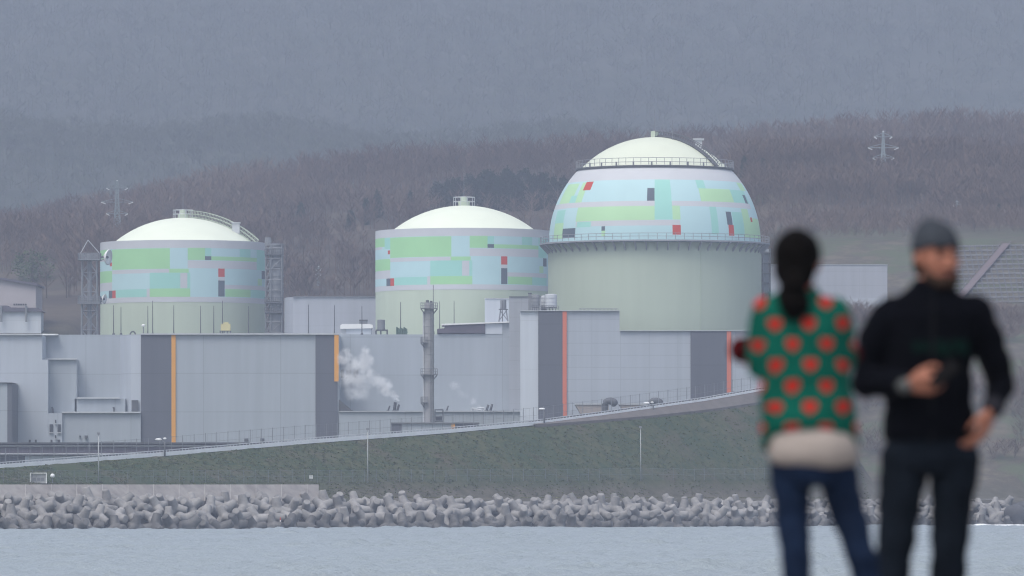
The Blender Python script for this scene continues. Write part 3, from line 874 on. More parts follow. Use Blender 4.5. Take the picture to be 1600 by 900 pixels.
# ------------------------------------------------------------------ plant equipment
# lattice dish tower
def lattice(mb, cx, cy, z0, z1, w0, w1, bays, r=.12, rb=.07):
    c = lambda q, w, z: (cx + w * (1, 1, -1, -1)[q] / 2, cy + w * (1, -1, -1, 1)[q] / 2, z)
    for q in range(4): mb.tube(c(q, w0, z0), c(q, w1, z1), r, r, 4)
    for b in range(bays):
        ta, tb = b / bays, (b + 1) / bays
        za, zb = z0 + (z1 - z0) * ta, z0 + (z1 - z0) * tb
        wa, wb = w0 + (w1 - w0) * ta, w0 + (w1 - w0) * tb
        for q in range(4):
            k = (q + 1) % 4
            mb.tube(c(q, wa, za), c(k, wb, zb), rb, rb, 4, False); mb.tube(c(k, wa, za), c(q, wb, zb), rb, rb, 4, False)
            mb.tube(c(q, wb, zb), c(k, wb, zb), rb, rb, 4, False)
    return mb
DY = 1530.0
cx = X(140, DY)
t = thing('dish_tower', 'grey lattice tower with two platforms carrying white dish antennas', 'antenna tower', (cx, DY, GZ))
lattice(MB(), cx, DY, GZ, Z(396, DY), 4.4, 3.4, 12, .17, .1).build('mast', STEEL, t)
MB().tube((cx, DY, GZ), (cx, DY, Z(396, DY)), .55, .55, 10).build('cable_duct', STEEL, t)
for (y0, y1) in ((396, 407), (463, 475)):
    pf = MB().box(cx - 2.7, cx + 2.7, DY - 2.7, DY + 2.7, Z(y1, DY), Z(y1, DY) + .25)
    for q in range(13):
        a = -2.6 + q * 5.2 / 12
        for yy in (-2.6, 2.6):
            pf.tube((cx + a, DY + yy, Z(y1, DY)), (cx + a, DY + yy, Z(y0, DY)), .06, n=4); pf.tube((cx + yy, DY + a, Z(y1, DY)), (cx + yy, DY + a, Z(y0, DY)), .06, n=4)
    for zz in np.linspace(Z(y1, DY) + .5, Z(y0, DY), 4):
        pf.path([(cx - 2.6, DY - 2.6, zz), (cx + 2.6, DY - 2.6, zz), (cx + 2.6, DY + 2.6, zz), (cx - 2.6, DY + 2.6, zz), (cx - 2.6, DY - 2.6, zz)], .06, 4)
    pf.build('platform', STEEL, t)
MB().path([(cx - 2.2, DY, Z(396, DY)), (cx - .4, DY, Z(375, DY)), (cx + 2.4, DY, Z(396, DY))], .09, 5).build('lifting_frame', STEELL, t)
for (px, py, r) in ((169, 402, 1.9), (163, 467, 1.15)):
    p = P(px, py, DY); d = Vector((.93, -.33, -.12)).normalized()
    m2 = MB(); q = (-d).to_track_quat('Z', 'Y'); n = 24; prof = [(.05, -.5), (.45, -.42), (.75, -.22), (1.0, 0.0), (1.0, .12), (.72, -.08), (.05, -.3)]
    vs = []
    for rr, zz in prof:
        for i in range(n):
            a = 2 * math.pi * i / n
            vs.append(p + q @ Vector((r * rr * math.cos(a), r * rr * math.sin(a), -r * zz * 1.1)))
    fs = [(j * n + i, j * n + (i + 1) % n, (j + 1) * n + (i + 1) % n, (j + 1) * n + i) for j in range(len(prof) - 1) for i in range(n)]
    m2.add(vs, fs)
    ds = m2.build('dish', WHITE, t, True)
    MB().tube((cx + 2.6, DY - 1, p.z), p, .22, .3, 8).tube((cx + 2.6, DY - 1, p.z - .9), p, .1, .1, 6).build('dish_arm', STEELD, ds)

# vent stack with access frame beside the squat reactor
VY = 1545.0
cx = X(429, VY)
t = thing('vent_stack', 'ribbed grey vent stack in a steel access frame beside the squat reactor', 'vent stack', (cx, VY, GZ))
st = MB().lathe([(1.75, GZ), (1.75, Z(384, VY)), (1.9, Z(384, VY)), (1.9, Z(381, VY)), (1.5, Z(381, VY))], cx + .4, VY, 24)
for y in (400, 418, 432, 444, 456, 470): st.lathe([(1.75, Z(y, VY)), (1.9, Z(y, VY)), (1.9, Z(y, VY) + .3), (1.75, Z(y, VY) + .3)], cx + .4, VY, 24)
smooth_angle(st.build('flue', STEEL, t))
fr = MB()
for a in (415.5, 424, 441):
    for dy in (-2.2, 2.2): fr.tube((X(a, VY), VY + dy, GZ), (X(a, VY), VY + dy, Z(383, VY)), .14, n=4)
for i in range(9):
    y = 520 - i * 16.5
    for dy in (-2.2, 2.2):
        fr.tube((X(415.5, VY), VY + dy, Z(y, VY)), (X(441, VY), VY + dy, Z(y, VY)), .11, n=4)
        if i < 8: fr.tube((X(415.5, VY), VY + dy, Z(y, VY)), (X(424, VY), VY + dy, Z(y - 16.5, VY)), .1, n=4)
        if i in (0, 2, 6): fr.tube((X(424, VY), VY + dy, Z(y, VY)), (X(441, VY), VY + dy, Z(y - 16.5, VY)), .1, n=4)
fr.build('access_frame', STEEL, t)
for y in (399, 474, 490):
    p = MB().box(X(414, VY), X(442, VY), VY - 2.6, VY + 2.6, Z(y, VY), Z(y, VY) + .3)
    for q in range(9):
        a = X(414.3, VY) + q * (X(441.7, VY) - X(414.3, VY)) / 8
        p.tube((a, VY - 2.55, Z(y, VY)), (a, VY - 2.55, Z(y, VY) + 1.4), .05, n=4)
    for zz in (.7, 1.4): p.tube((X(414.3, VY), VY - 2.55, Z(y, VY) + zz), (X(441.7, VY), VY - 2.55, Z(y, VY) + zz), .05, n=4)
    p.build('platform', STEELD, t)
MB().tube((X(419, VY), VY, Z(384, VY)), (X(419, VY), VY, Z(371, VY)), .9, .7, 8).build('cap', STEEL, t)

# slender chimney with galleries
KY = 1295.0
cx = X(670.5, KY)
t = thing('chimney', 'slender grey ribbed chimney with ladder and bracketed galleries', 'chimney', (cx, KY, GZ))
R_ = 7.6 * KY / FP
st = MB().lathe([(R_ * 1.08, GZ), (R_, Z(560, KY)), (R_ * .98, Z(473, KY)), (R_ * .5, Z(473, KY))], cx, KY, 24)
for y in range(488, 672, 11): st.lathe([(R_ * .99, Z(y, KY)), (R_ * 1.07, Z(y, KY) + .02), (R_ * 1.07, Z(y, KY) + .2), (R_ * .99, Z(y, KY) + .22)], cx, KY, 24)
smooth_angle(st.build('flue', mat('chimney_grey', (.30, .30, .31), .7, .1, .5), t))
MB().tube((cx - .35, KY, Z(474, KY)), (cx - .35, KY, Z(469, KY)), .35, .3, 8).tube((cx + .4, KY, Z(474, KY)), (cx + .4, KY, Z(470, KY)), .3, .26, 8).build('flue_tip', STEELD, t)
for (y, h) in ((482.5, 0), (585.5, 0), (536, -1), (629.5, -1)):
    w = 13 * KY / FP; p = MB(); z = Z(y, KY)
    x0, x1 = (cx - w, cx + w) if h == 0 else (cx - w, cx - R_ * .3)
    p.box(x0, x1, KY - w, KY + w, z, z + .18)
    for sx in ((-1, 1) if h == 0 else (-1,)):
        for dy in (-.5, .5): p.tube((cx + sx * w, KY + dy, z), (cx + sx * R_ * .9, KY + dy, z - 1.0), .1, n=4)
    k = 9
    for q in range(k):
        a = x0 + (x1 - x0) * q / (k - 1)
        for dy in (-w, w): p.tube((a, KY + dy, z), (a, KY + dy, z + 1.2), .04, n=4)
    for zz in (.6, 1.2): p.path([(x0, KY - w, z + zz), (x1, KY - w, z + zz), (x1, KY + w, z + zz), (x0, KY + w, z + zz), (x0, KY - w, z + zz)], .04, 4)
    p.build('gallery', STEEL, t)
ld = MB()
for dx in (-.25, .25): ld.tube((cx + .55 + dx, KY - R_ - .35, Z(668, KY)), (cx + .55 + dx, KY - R_ - .35, Z(474, KY)), .06, n=4)
for y in np.arange(476, 667, 3.2): ld.tube((cx + .3, KY - R_ - .35, Z(y, KY)), (cx + .8, KY - R_ - .35, Z(y, KY)), .04, n=4)
ld.build('ladder', STEEL, t)
MB().tube((cx - R_ - .15, KY, GZ), (cx - R_ - .15, KY, Z(488, KY)), .16, n=6).build('pipe', STEELL, t)

# low house at the chimney foot
t = thing('pump_house', 'low pale house with dark ends and an orange strip at the chimney foot', 'building', (X(690, 1285), 1285, GZ))
q = 1285.0
bxp(628, 706, 662, q, q + 7.9).build('wall', WALL_W, t)
bxp(611.5, 628, 661.8, q - .1, q + 7.9).build('dark_end', DARKP, t)
bxp(711, 748, 660.6, q - .1, q + 7.9).build('dark_end', DARKP, t)
MB().box(X(705.5, q), X(710.8, q), q - .2, q + 7.8, GZ, Z(661, q)).build('orange_strip', ORANGE, t)
MB().box(X(610.5, q), X(749, q), q - .4, q + 8.1, Z(661.7, q), Z(661.7, q) + .22).build('roof_edge', STEEL, t)
t = thing('equipment_frame', 'open steel frame box beside the chimney foot', 'equipment frame', (X(686, 1300), 1300, GZ))
q = 1300.0; fr = MB()
for a in (679.5, 692):
    for dy in (0, 2.4): fr.tube((X(a, q), q + dy, GZ), (X(a, q), q + dy, Z(640, q)), .12, n=4)
for y in (640, 651, 658):
    fr.path([(X(679.5, q), q, Z(y, q)), (X(692, q), q, Z(y, q)), (X(692, q), q + 2.4, Z(y, q)), (X(679.5, q), q + 2.4, Z(y, q)), (X(679.5, q), q, Z(y, q))], .12, 4)
fr.build('frame', STEEL, t)
MB().box(X(681, q), X(690.5, q), q + .3, q + 2.1, Z(657, q), Z(651.5, q)).build('tank', STEELD, t)

# roof equipment
def on_roof(name, label, cat, px, py, Yd, group=None): return thing(name, label, cat, tuple(P(px, py, Yd)), group)
q = 1345.0 + 4
t = on_roof('roof_shed', 'long white rounded shed on the roof edge right of the orange-edged band', 'shed', 556, 522, 1350)
q = 1350.0
pr = [(X(532, q), Z(523, q)), (X(581, q), Z(523, q)), (X(581, q), Z(512, q)), (X(532.5, q), Z(512, q))]
MB().extr([(X(541, q), Z(523, q)), (X(580, q), Z(523, q)), (X(580, q), Z(512, q)), (X(541, q), Z(512, q))], q, q + 5).build('wall', WALL_EP, t)
MB().extr([(X(531.5, q), Z(514, q)), (X(583, q), Z(513, q)), (X(582, q), Z(507.5, q)), (X(577, q), Z(506.3, q)), (X(535, q), Z(506.3, q)), (X(532, q), Z(508, q))], q - .5, q + 5.5).build('roof', WHITE, t)
MB().extr([(X(532, q), Z(523, q)), (X(540.9, q), Z(523, q)), (X(540.9, q), Z(513.8, q)), (X(532, q), Z(514, q))], q + .2, q + 5).build('side_panel', STEELL, t)
t = on_roof('roof_unit', 'small dark cooling unit peeping over the white rounded shed', 'cooling unit', 567, 508, 1358)
q = 1358.0
MB().box(X(561.5, q), X(574, q), q, q + 2, Z(523, q), Z(500, q)).build('casing', STEEL, t)
MB().box(X(561.2, q), X(574.3, q), q - .1, q + 2.1, Z(501.5, q), Z(499.5, q)).build('lid', STEELD, t)
t = on_roof('roof_tank', 'dark cylindrical tank on a frame right of the white rounded shed', 'tank', 595, 522, 1350)
q = 1351.0; cx = X(595.5, q)
smooth_angle(MB().lathe([(.02, Z(515, q)), (.82, Z(515, q)), (.82, Z(499.8, q)), (.02, Z(499, q))], cx, q, 20).build('vessel', STEEL, t))
fr = MB().box(X(587, q), X(606, q), q - 1, q + 1, Z(517, q), Z(515, q))
for a in (587.5, 595, 605): fr.box(X(a, q) - .15, X(a, q) + .15, q - .9, q + .9, Z(523, q), Z(517, q))
fr.build('frame', STEELD, t)
t = on_roof('pipe_bundle', 'bundle of green upright pipes on the roof before the middle reactor', 'pipes', 627, 522, 1350)
q = 1352.0; fr = MB()
for i in range(9):
    a = 620 + i * 1.9
    fr.tube((X(a, q), q + (i % 2) * .5, Z(523, q)), (X(a, q), q + (i % 2) * .5, Z(511 + (i % 3) * 1.2, q)), .16, n=6)
fr.tube((X(619, q), q, Z(519, q)), (X(637, q), q, Z(519, q)), .14, n=6)
fr.build('pipe', mat('green_pipe', (.09, .15, .12), .6, .1, 1), t)
# water tower on legs
t = on_roof('header_tank', 'dark tank on splayed legs before the bright square block', 'tank', 786, 503, 1385)
q = 1385.0; cx = X(786.5, q)
smooth_angle(MB().lathe([(.02, Z(483, q)), (.65, Z(483, q)), (.65, Z(468.6, q)), (.02, Z(468, q))], cx, q, 18).build('vessel', STEEL, t))
for sx in (-1, 1):
    for sy in (-1, 1):
        lg = MB().tube((cx + sx * 1.0, q + sy * 1.0, Z(504, q)), (cx + sx * .55, q + sy * .5, Z(482, q)), .14, n=6)
        lg.tube((cx + sx * .95, q + sy * .95, Z(501, q)), (cx - sx * .6, q + sy * .6, Z(486, q)), .08, n=4)
        lg.build('leg', STEEL, t)
MB().box(cx - 1.0, cx + 1.0, q - 1, q + 1, Z(484, q), Z(483, q)).build('platform', STEELD, t)
# three storage tanks on the east roof
for i, (a, rr, y0, lb, mm) in enumerate(((837, 6.2, 461.5, 'small grey cylindrical tank standing at the end of the roof tank row', STEEL), (849.5, 4.0, 463, 'pale narrow tank between the two wider roof tanks', STEELL), (861, 9.2, 460.5, 'widest pale grey tank on the roof beside the tallest reactor', STEELL))):
    q = 1262.0 + (2.2 if i == 1 else 0)
    t = on_roof('storage_tank', lb, 'tank', a, 486, q, 'tanks on the east roof')
    r = rr * q / FP; cx = X(a, q)
    tk = MB().lathe([(.02, Z(480, q)), (r, Z(480, q)), (r, Z(y0, q)), (r * .9, Z(y0 - .8, q)), (.02, Z(y0 - 1.4, q))], cx, q, 28)
    for y in (466, 472, 477): tk.lathe([(r, Z(y, q)), (r + .08, Z(y, q)), (r + .08, Z(y, q) + .12), (r, Z(y, q) + .12)], cx, q, 28)
    smooth_angle(tk.build('vessel', mm, t))
    sk = MB().box(cx - r, cx + r, q - r * .8, q + r * .8, Z(481, q), Z(480, q))
    for sx in (-.8, -.25, .25, .8): sk.box(cx + sx * r - .1, cx + sx * r + .1, q - r * .8, q + r * .8, Z(486.2, q), Z(481, q))
    sk.build('skid', STEELD, t)
    fr = MB()
    for k in range(7):
        b = cx - r - .3 + (2 * r + .6) * k / 6
        fr.tube((b, q - r - .2, Z(486, q)), (b, q - r - .2, Z(478.5, q)), .04, n=4)
    for y in (478.5, 482): fr.tube((cx - r - .3, q - r - .2, Z(y, q)), (cx + r + .3, q - r - .2, Z(y, q)), .05, n=4)
    fr.build('railing', STEEL, t)
t = on_roof('roof_cabinet', 'narrow dark framed cabinet left of the roof tanks', 'cabinet', 829, 486, 1263)
q = 1263.0
MB().box(X(825.5, q), X(830.5, q), q, q + 1.2, Z(486, q), Z(458, q)).build('cabinet_body', STEEL, t)
MB().box(X(825, q), X(831, q), q - .08, q + 1.3, Z(458.6, q), Z(457.6, q)).build('cabinet_lid', STEELD, t)
# yellow machine, periscope lamp, arched vent, pale hatch on the west roof
q = 1335.0
t = on_roof('roof_machine', 'faded yellow machine on the west roof before the cream drum', 'machine', 352, 523, q)
MB().box(X(345, q), X(360, q), q, q + 1.6, Z(516.5, q), Z(506, q)).build('body', YEL, t)
MB().box(X(349, q), X(357, q), q + .2, q + 1.3, Z(506, q), Z(503.5, q)).build('cabin', YEL, t)
fr = MB()
for a in (344, 350, 355, 360): fr.box(X(a, q) - .12, X(a, q) + .12, q + .2, q + 1.4, Z(523, q), Z(516.5, q))
fr.box(X(343, q), X(361, q), q + .1, q + 1.5, Z(517.5, q), Z(516.5, q))
fr.build('base_frame', STEEL, t)
t = on_roof('roof_lamp', 'small white topped lamp post on the west roof', 'lamp', 224, 523, q)
MB().tube(P(224, 523.2, q), P(224, 511, q), .12, .1, 6).build('post', STEEL, t)
MB().ball(P(224, 508.5, q), (.42, .42, .25), 12, 8).build('lamp_head', WHITE, t, True)
t = on_roof('arched_vent', 'small dark arched vent pipe on the west roof', 'vent', 207, 523, q)
cx = X(207.5, q); zb = Z(522.5, q)
MB().path([(cx + .55 * math.cos(math.pi - i * math.pi / 8), q, zb - .1 + .7 * math.sin(i * math.pi / 8)) for i in range(9)], .16, 8).build('pipe', STEELD, t, True)
t = on_roof('roof_hatch', 'long flat white hatch on the roof of the pale wing', 'hatch', 67, 523.5, q)
MB().box(X(44, q), X(90, q), q, q + 3, Z(523.6, q), Z(521.6, q)).build('lid', WHITE, t)
MB().box(X(46, q), X(88, q), q + .3, q + 2.8, Z(524.5, q), Z(523.6, q)).build('curb', STEELL, t)
rods([(177.5, 477), (189, 480), (231, 478), (238.5, 470), (271.5, 477), (313.5, 478), (334, 478), (347.5, 470), (388.5, 478), (482, 476), (522.5, 477), (565.5, 478)], 1338.0, 523,
     'lightning rods along the roofs', 'thin dark lightning rod standing on the west hall roof')
rods([(626, 472), (687, 471), (709.5, 470), (677, 445), (785, 470)], 1356.0, 522, 'lightning rods on the middle roof', 'thin dark lightning rod on the middle hall roof before a reactor')
q = 1312.0
t = thing('radio_mast', 'thin stepped radio mast before the pale bay', 'mast', (X(826.5, q), q, Z(643.6, 1318)))
MB().tube((X(826.5, q + 8), q + 8, Z(643.6, 1318)), (X(826.5, q + 8), q + 8, Z(622, q)), .3, .28, 8).build('post', STEEL, t)
MB().tube((X(826.5, q + 8), q + 8, Z(622, q)), (X(826.5, q + 8), q + 8, Z(565, q)), .13, .06, 6).build('rod', STEELD, t)
# exhausts on the low wing roof
for i, (a, y0, y1, lb) in enumerate(((617.5, 642.4, 628.5, 'tallest dark exhaust pipe at the foot of the white steam'), (622, 642.4, 632, 'slanted dark exhaust pipe just east of the steam'), (607.5, 642.4, 634, 'short thin exhaust pipe just west of the steam'),
                                     (699, 642.4, 634, 'short thin exhaust pipe right of the chimney'), (761.5, 642.4, 632.5, 'dark exhaust pipe of a pair on the low roof'), (767.5, 642.4, 631.5, 'dark exhaust pipe nearer the pale bay, one of a pair'))):
    q = 1328.0; rr = .34 if i == 0 else (.26 if i in (1, 4, 5) else .17)
    t = thing('exhaust_pipe', lb, 'exhaust pipe', tuple(P(a - 1.5, y0, q)), 'exhaust pipes on the low roof')
    MB().tube(P(a - 1.6, y0 + .5, q), P(a + (1.6 if i else .3), y1, q), rr, rr, 10).build('pipe', STEELD, t, True)
    MB().tube(P(a - 1.6, y0 + .5, q), P(a - 1.6, y0 - 1.2, q), rr + .14, rr + .14, 10).build('collar', STEEL, t)
t = thing('roof_pipework', 'pale tangle of pipes on the low roof before the pale bay', 'pipework', tuple(P(748, 642.4, 1330)))
fr = MB(); q = 1330.0
for a, b, y in ((737, 745, 638), (741, 752, 640), (746, 757, 637)): fr.path([P(a, 642.6, q), P(a, y, q), P(b, y + .8, q), P(b, 642.6, q)], .2, 6)
fr.build('pipe', STEELL, t)

# ------------------------------------------------------------------ steam
def steam(label, pts, dens, seed):
    """a drifting plume: pts = (px, py, radius in px) from the pipe upwards"""
    q = 1327.0
    m = bpy.data.materials.new('steam'); m.use_nodes = True
    n, l = m.node_tree.nodes, m.node_tree.links; n.clear()
    out = n.new('ShaderNodeOutputMaterial'); v = n.new('ShaderNodeVolumePrincipled')
    v.inputs['Color'].default_value = (.97, .975, .98, 1); v.inputs['Anisotropy'].default_value = 0.1
    g = n.new('ShaderNodeNewGeometry')
    nz = n.new('ShaderNodeTexNoise'); nz.noise_dimensions = '4D'; nz.inputs['W'].default_value = seed
    nz.inputs['Scale'].default_value = .62; nz.inputs['Detail'].default_value = 4; nz.inputs['Roughness'].default_value = .6
    l.new(g.outputs['Position'], nz.inputs['Vector'])
    wz = n.new('ShaderNodeTexNoise'); wz.inputs['Scale'].default_value = .42; wz.inputs['Detail'].default_value = 4
    l.new(g.outputs['Position'], wz.inputs['Vector'])
    w1 = n.new('ShaderNodeVectorMath'); w1.operation = 'SUBTRACT'; w1.inputs[1].default_value = (.5, .5, .5); l.new(wz.outputs['Color'], w1.inputs[0])
    w2 = n.new('ShaderNodeVectorMath'); w2.operation = 'SCALE'; w2.inputs['Scale'].default_value = 3.2; l.new(w1.outputs[0], w2.inputs[0])
    w3 = n.new('ShaderNodeVectorMath'); w3.operation = 'ADD'; l.new(g.outputs['Position'], w3.inputs[0]); l.new(w2.outputs[0], w3.inputs[1])
    acc = None
    for px, py, r in pts:
        c = P(px, py, q); R0 = r * q / FP
        vd = n.new('ShaderNodeVectorMath'); vd.operation = 'DISTANCE'; vd.inputs[1].default_value = c
        l.new(w3.outputs[0], vd.inputs[0])
        mr = n.new('ShaderNodeMapRange'); mr.interpolation_type = 'SMOOTHSTEP'
        mr.inputs['From Min'].default_value = R0; mr.inputs['From Max'].default_value = R0 * .15
        mr.inputs['To Max'].default_value = min(1.0, (1.15 / max(R0, .4)) ** 1.15)
        l.new(vd.outputs['Value'], mr.inputs['Value'])
        if acc is None: acc = mr.outputs[0]
        else:
            mx = n.new('ShaderNodeMath'); mx.operation = 'MAXIMUM'; l.new(acc, mx.inputs[0]); l.new(mr.outputs[0], mx.inputs[1]); acc = mx.outputs[0]
    ns = n.new('ShaderNodeMapRange'); ns.inputs['From Min'].default_value = .38; ns.inputs['From Max'].default_value = .68; l.new(nz.outputs['Fac'], ns.inputs['Value'])
    ml = n.new('ShaderNodeMath'); ml.operation = 'MULTIPLY'; l.new(acc, ml.inputs[0]); l.new(ns.outputs[0], ml.inputs[1])
    dn = n.new('ShaderNodeMath'); dn.operation = 'MULTIPLY'; dn.inputs[1].default_value = dens; l.new(ml.outputs[0], dn.inputs[0])
    l.new(dn.outputs[0], v.inputs['Density']); l.new(v.outputs[0], out.inputs['Volume'])
    b = MB()
    for px, py, r in pts: b.ball(P(px, py, q), r * q / FP * 1.25 + .3, 16, 10)
    o = melt(b, 'steam', m, None, .35, 1, .4, P(pts[0][0], pts[0][1], q))
    tag(o, label, 'steam', None, 'stuff')
steam('white steam drifting from the exhaust', [(616.5, 626, 5), (614, 620, 8), (609, 613, 11), (603, 606, 13), (596, 600, 15), (588, 595, 16), (580, 590, 17), (573, 584, 17), (570, 574, 15), (573, 562, 15), (571, 551, 12), (556, 572, 20), (548, 588, 24), (560, 606, 26), (541, 560, 16)], 4.6, 3.1)
steam('faint wisp of steam over the low roof', [(748, 634, 7), (738, 626, 9), (722, 614, 11), (712, 602, 10)], .5, 8.4)

# ------------------------------------------------------------------ shore works
def hit(px, py, y0=1000.0, y1=2600.0, n=3200):
    """where the sight line through (px, py) first meets the ground"""
    Y = np.linspace(y0, y1, n); x = (px - 800) / FP * Y; z = CZ + (HZ - py) / FP * Y
    h = H(x, Y); k = np.argmax(h >= z)
    return Vector((float(x[k]), float(Y[k]), float(h[k])))
def along(px, s):
    """ground point s metres inland of the waterline on the column px"""
    k = (px - 800) / FP
    Y = (1091.9 + s / SH_C) / (1 - 1.328 * k); x = k * Y
    return Vector((x, Y, float(H(x, Y))))
def ribbon(pts_a, pts_b, mb, thick=None):
    n = len(pts_a)
    return mb.add(list(pts_a) + list(pts_b), [(i, i + 1, n + i + 1, n + i) for i in range(n - 1)])

tm = MB()
for d in ((0, 0, 1), (.943, 0, -.333), (-.471, .816, -.333), (-.471, -.816, -.333)):
    v = Vector(d); tm.tube(v * -.1, v * 1.98, .86, .56, 20)
TETM = mat('tetrapod_concrete', (0.18, 0.175, 0.172), .9, color2=(0.315, 0.305, 0.297), scale=.7, bump=.35, bscale=5, obj_rand=.16, spec=.15)
TETW = mat('wet_tetrapod_concrete', (0.05, 0.05, 0.052), .7, color2=(0.16, 0.156, 0.152), scale=.6, bump=.35, bscale=5, obj_rand=.2, spec=.3)
proto = melt(tm, 'tetrapod', TETM, None, .1, 2, .5, (0, 0, 0))
drym = proto.data; wetm = proto.data.copy(); wetm.materials[0] = TETW
dirv = Vector((1, 1.328, 0)).normalized(); inl = Vector((-1.328, 1, 0)).normalized()
first = True; n_t = 0
rowlab = ['dark wet concrete tetrapod at the waterline of the breakwater', 'grey concrete tetrapod low on the seaward face of the breakwater',
          'grey concrete tetrapod midway up the seaward face of the breakwater', 'pale dry concrete tetrapod along the crest of the breakwater']
rng = random.Random(5)
for row, (s0, zc_) in enumerate(((0.4, .35), (3.3, 1.9), (6.6, 3.35), (10.2, 4.35))):
    px = -25.0 + rng.uniform(0, 18)
    while px < 1580:
        p = along(px, s0 + rng.uniform(-.7, .7))
        east = max(0, (px - 500) / 1100)
        o = proto if first else proto.copy()
        if not first: COL.objects.link(o)
        o.data = wetm if row == 0 else drym
        first = False; n_t += 1
        o.location = (p.x, p.y, zc_ + rng.uniform(-.35, .35) - .35 * east * (row > 1) - (.3 if row == 3 and px > 520 else 0))
        o.rotation_euler = (rng.uniform(0, 6.28), rng.uniform(0, 6.28), rng.uniform(0, 6.28))
        sc = rng.uniform(.98, 1.16) * (1 - .1 * east); o.scale = (sc, sc, sc)
        tag(o, rowlab[row], 'tetrapod', ['tetrapods at the waterline', 'tetrapods low on the breakwater', 'tetrapods midway up the breakwater', 'tetrapods along the crest'][row])
        # even spacing in metres along the shore: fewer pixels apart towards the far end
        kx = (px - 800) / FP
        px += 4.3 * rng.uniform(.82, 1.18) * dirv.x / p.y * FP * (1 - 1.328 * kx)
# core of quarry stones under the tetrapods is the ground itself; a rock point closes the view on the east
rk = MB()
rr = random.Random(3)
for i in range(26):
    p = along(1572 + rr.uniform(0, 46), rr.uniform(-1, 7))
    m_ = Matrix.Rotation(rr.uniform(0, 3), 3, 'Z') @ Matrix.Rotation(rr.uniform(0, 1), 3, 'X')
    rk.ball((p.x, p.y, rr.uniform(-.2, 3.4)), (rr.uniform(1.2, 2.6), rr.uniform(1, 2.2), rr.uniform(.8, 1.8)), 9, 6, m_)
o = melt(rk, 'shore_rock', mat('dark_rock', (.07, .07, .075), .85, .35, .5, .6, 3), None, .35, 1, .4, along(1590, 2))
tag(o, 'dark rocky outcrop at the water where the tetrapods end', 'rock')
fm = MB(); rr = random.Random(8)
for px in np.arange(1478, 1625, 2.2):
    p = along(px, -2.4 + rr.uniform(-.8, .8)); w = rr.uniform(.5, 1.5)
    fm.ball((p.x, p.y, .02), (w * 1.2, w, rr.uniform(.12, .3) * (1.5 if rr.random() < .12 else 1)), 8, 6)
o = melt(fm, 'sea_foam', mat('foam', (.82, .84, .85), .8), None, .16, 1, .4, along(1540, -2))
tag(o, 'white foam where the water meets the far rocks', 'foam', None, 'stuff')

# sloped sea wall on the west and a low parapet beyond
SW = mat('sea_wall_concrete', (0.20, 0.185, 0.178), .9, color2=(0.355, 0.335, 0.32), scale=.3, bump=.25, bscale=3, spec=.1)
pxs = list(range(-40, 496, 8)) + [498]
w = MB()
A = [along(p, 10.6) for p in pxs]; Bv = [along(p, 13.2) for p in pxs]; Cv = [along(p, 14.2) for p in pxs]; D = [along(p, 15.0) for p in pxs]
za = lambda v, z: (v.x, v.y, z)
zt = [Z(757.0, b.y) for b in Bv]
rows_ = [[za(a, 3.0) for a in A], [za(a, 4.6) for a in A], [za(b, z) for b, z in zip(Bv, zt)], [za(c, z) for c, z in zip(Cv, zt)], [za(d, 3.0) for d in D]]
n = len(pxs); w.v = [p for r_ in rows_ for p in r_]
w.f = [(j * n + i, j * n + i + 1, (j + 1) * n + i + 1, (j + 1) * n + i) for j in range(4) for i in range(n - 1)] + [tuple(j * n for j in range(5)), tuple(j * n + n - 1 for j in range(4, -1, -1))]
w.m = [0] * len(w.f)
t = thing('sea_wall', 'sloped pale concrete sea wall above the tetrapods, ending in a cut end', 'sea wall', A[0])
w.build('wall', SW, t)
cp = MB()
for i in range(n - 1):
    a, b = Vector(rows_[2][i]), Vector(rows_[2][i + 1]); c, d = Vector(rows_[3][i]), Vector(rows_[3][i + 1])
    cp.add([a + Vector((0, 0, .004)), b + Vector((0, 0, .004)), d + Vector((0, 0, .004)), c + Vector((0, 0, .004))], [(0, 1, 2, 3)])
    if i % 5 == 0:
        a0, a1 = Vector(rows_[1][i]), Vector(rows_[2][i])
        cp.tube(a0 + Vector((0, 0, .05)), a1, .05, .05, 4)
cp.build('coping', PALEC, t)
pxs = list(range(520, 1640, 10))
pw = MB(); q1 = [along(p, 14.4) for p in pxs]; q2 = [along(p, 14.9) for p in pxs]
top = [max(4.75, Z(779.5, a.y)) for a in q1]
rr_ = [[za(a, 2.5) for a in q1], [za(a, z) for a, z in zip(q1, top)], [za(a, z) for a, z in zip(q2, top)], [za(a, 2.5) for a in q2]]
n = len(pxs); pw.v = [p for r_ in rr_ for p in r_]; pw.f = [(j * n + i, j * n + i + 1, (j + 1) * n + i + 1, (j + 1) * n + i) for j in range(3) for i in range(n - 1)] + [(0, n, 2 * n, 3 * n), (4 * n - 1, 3 * n - 1, 2 * n - 1, n - 1)]
pw.m = [0] * len(pw.f)
tag(pw.build('parapet_wall', PALEC, None, False, q1[0]), 'long low concrete parapet behind the tetrapod crest', 'wall')

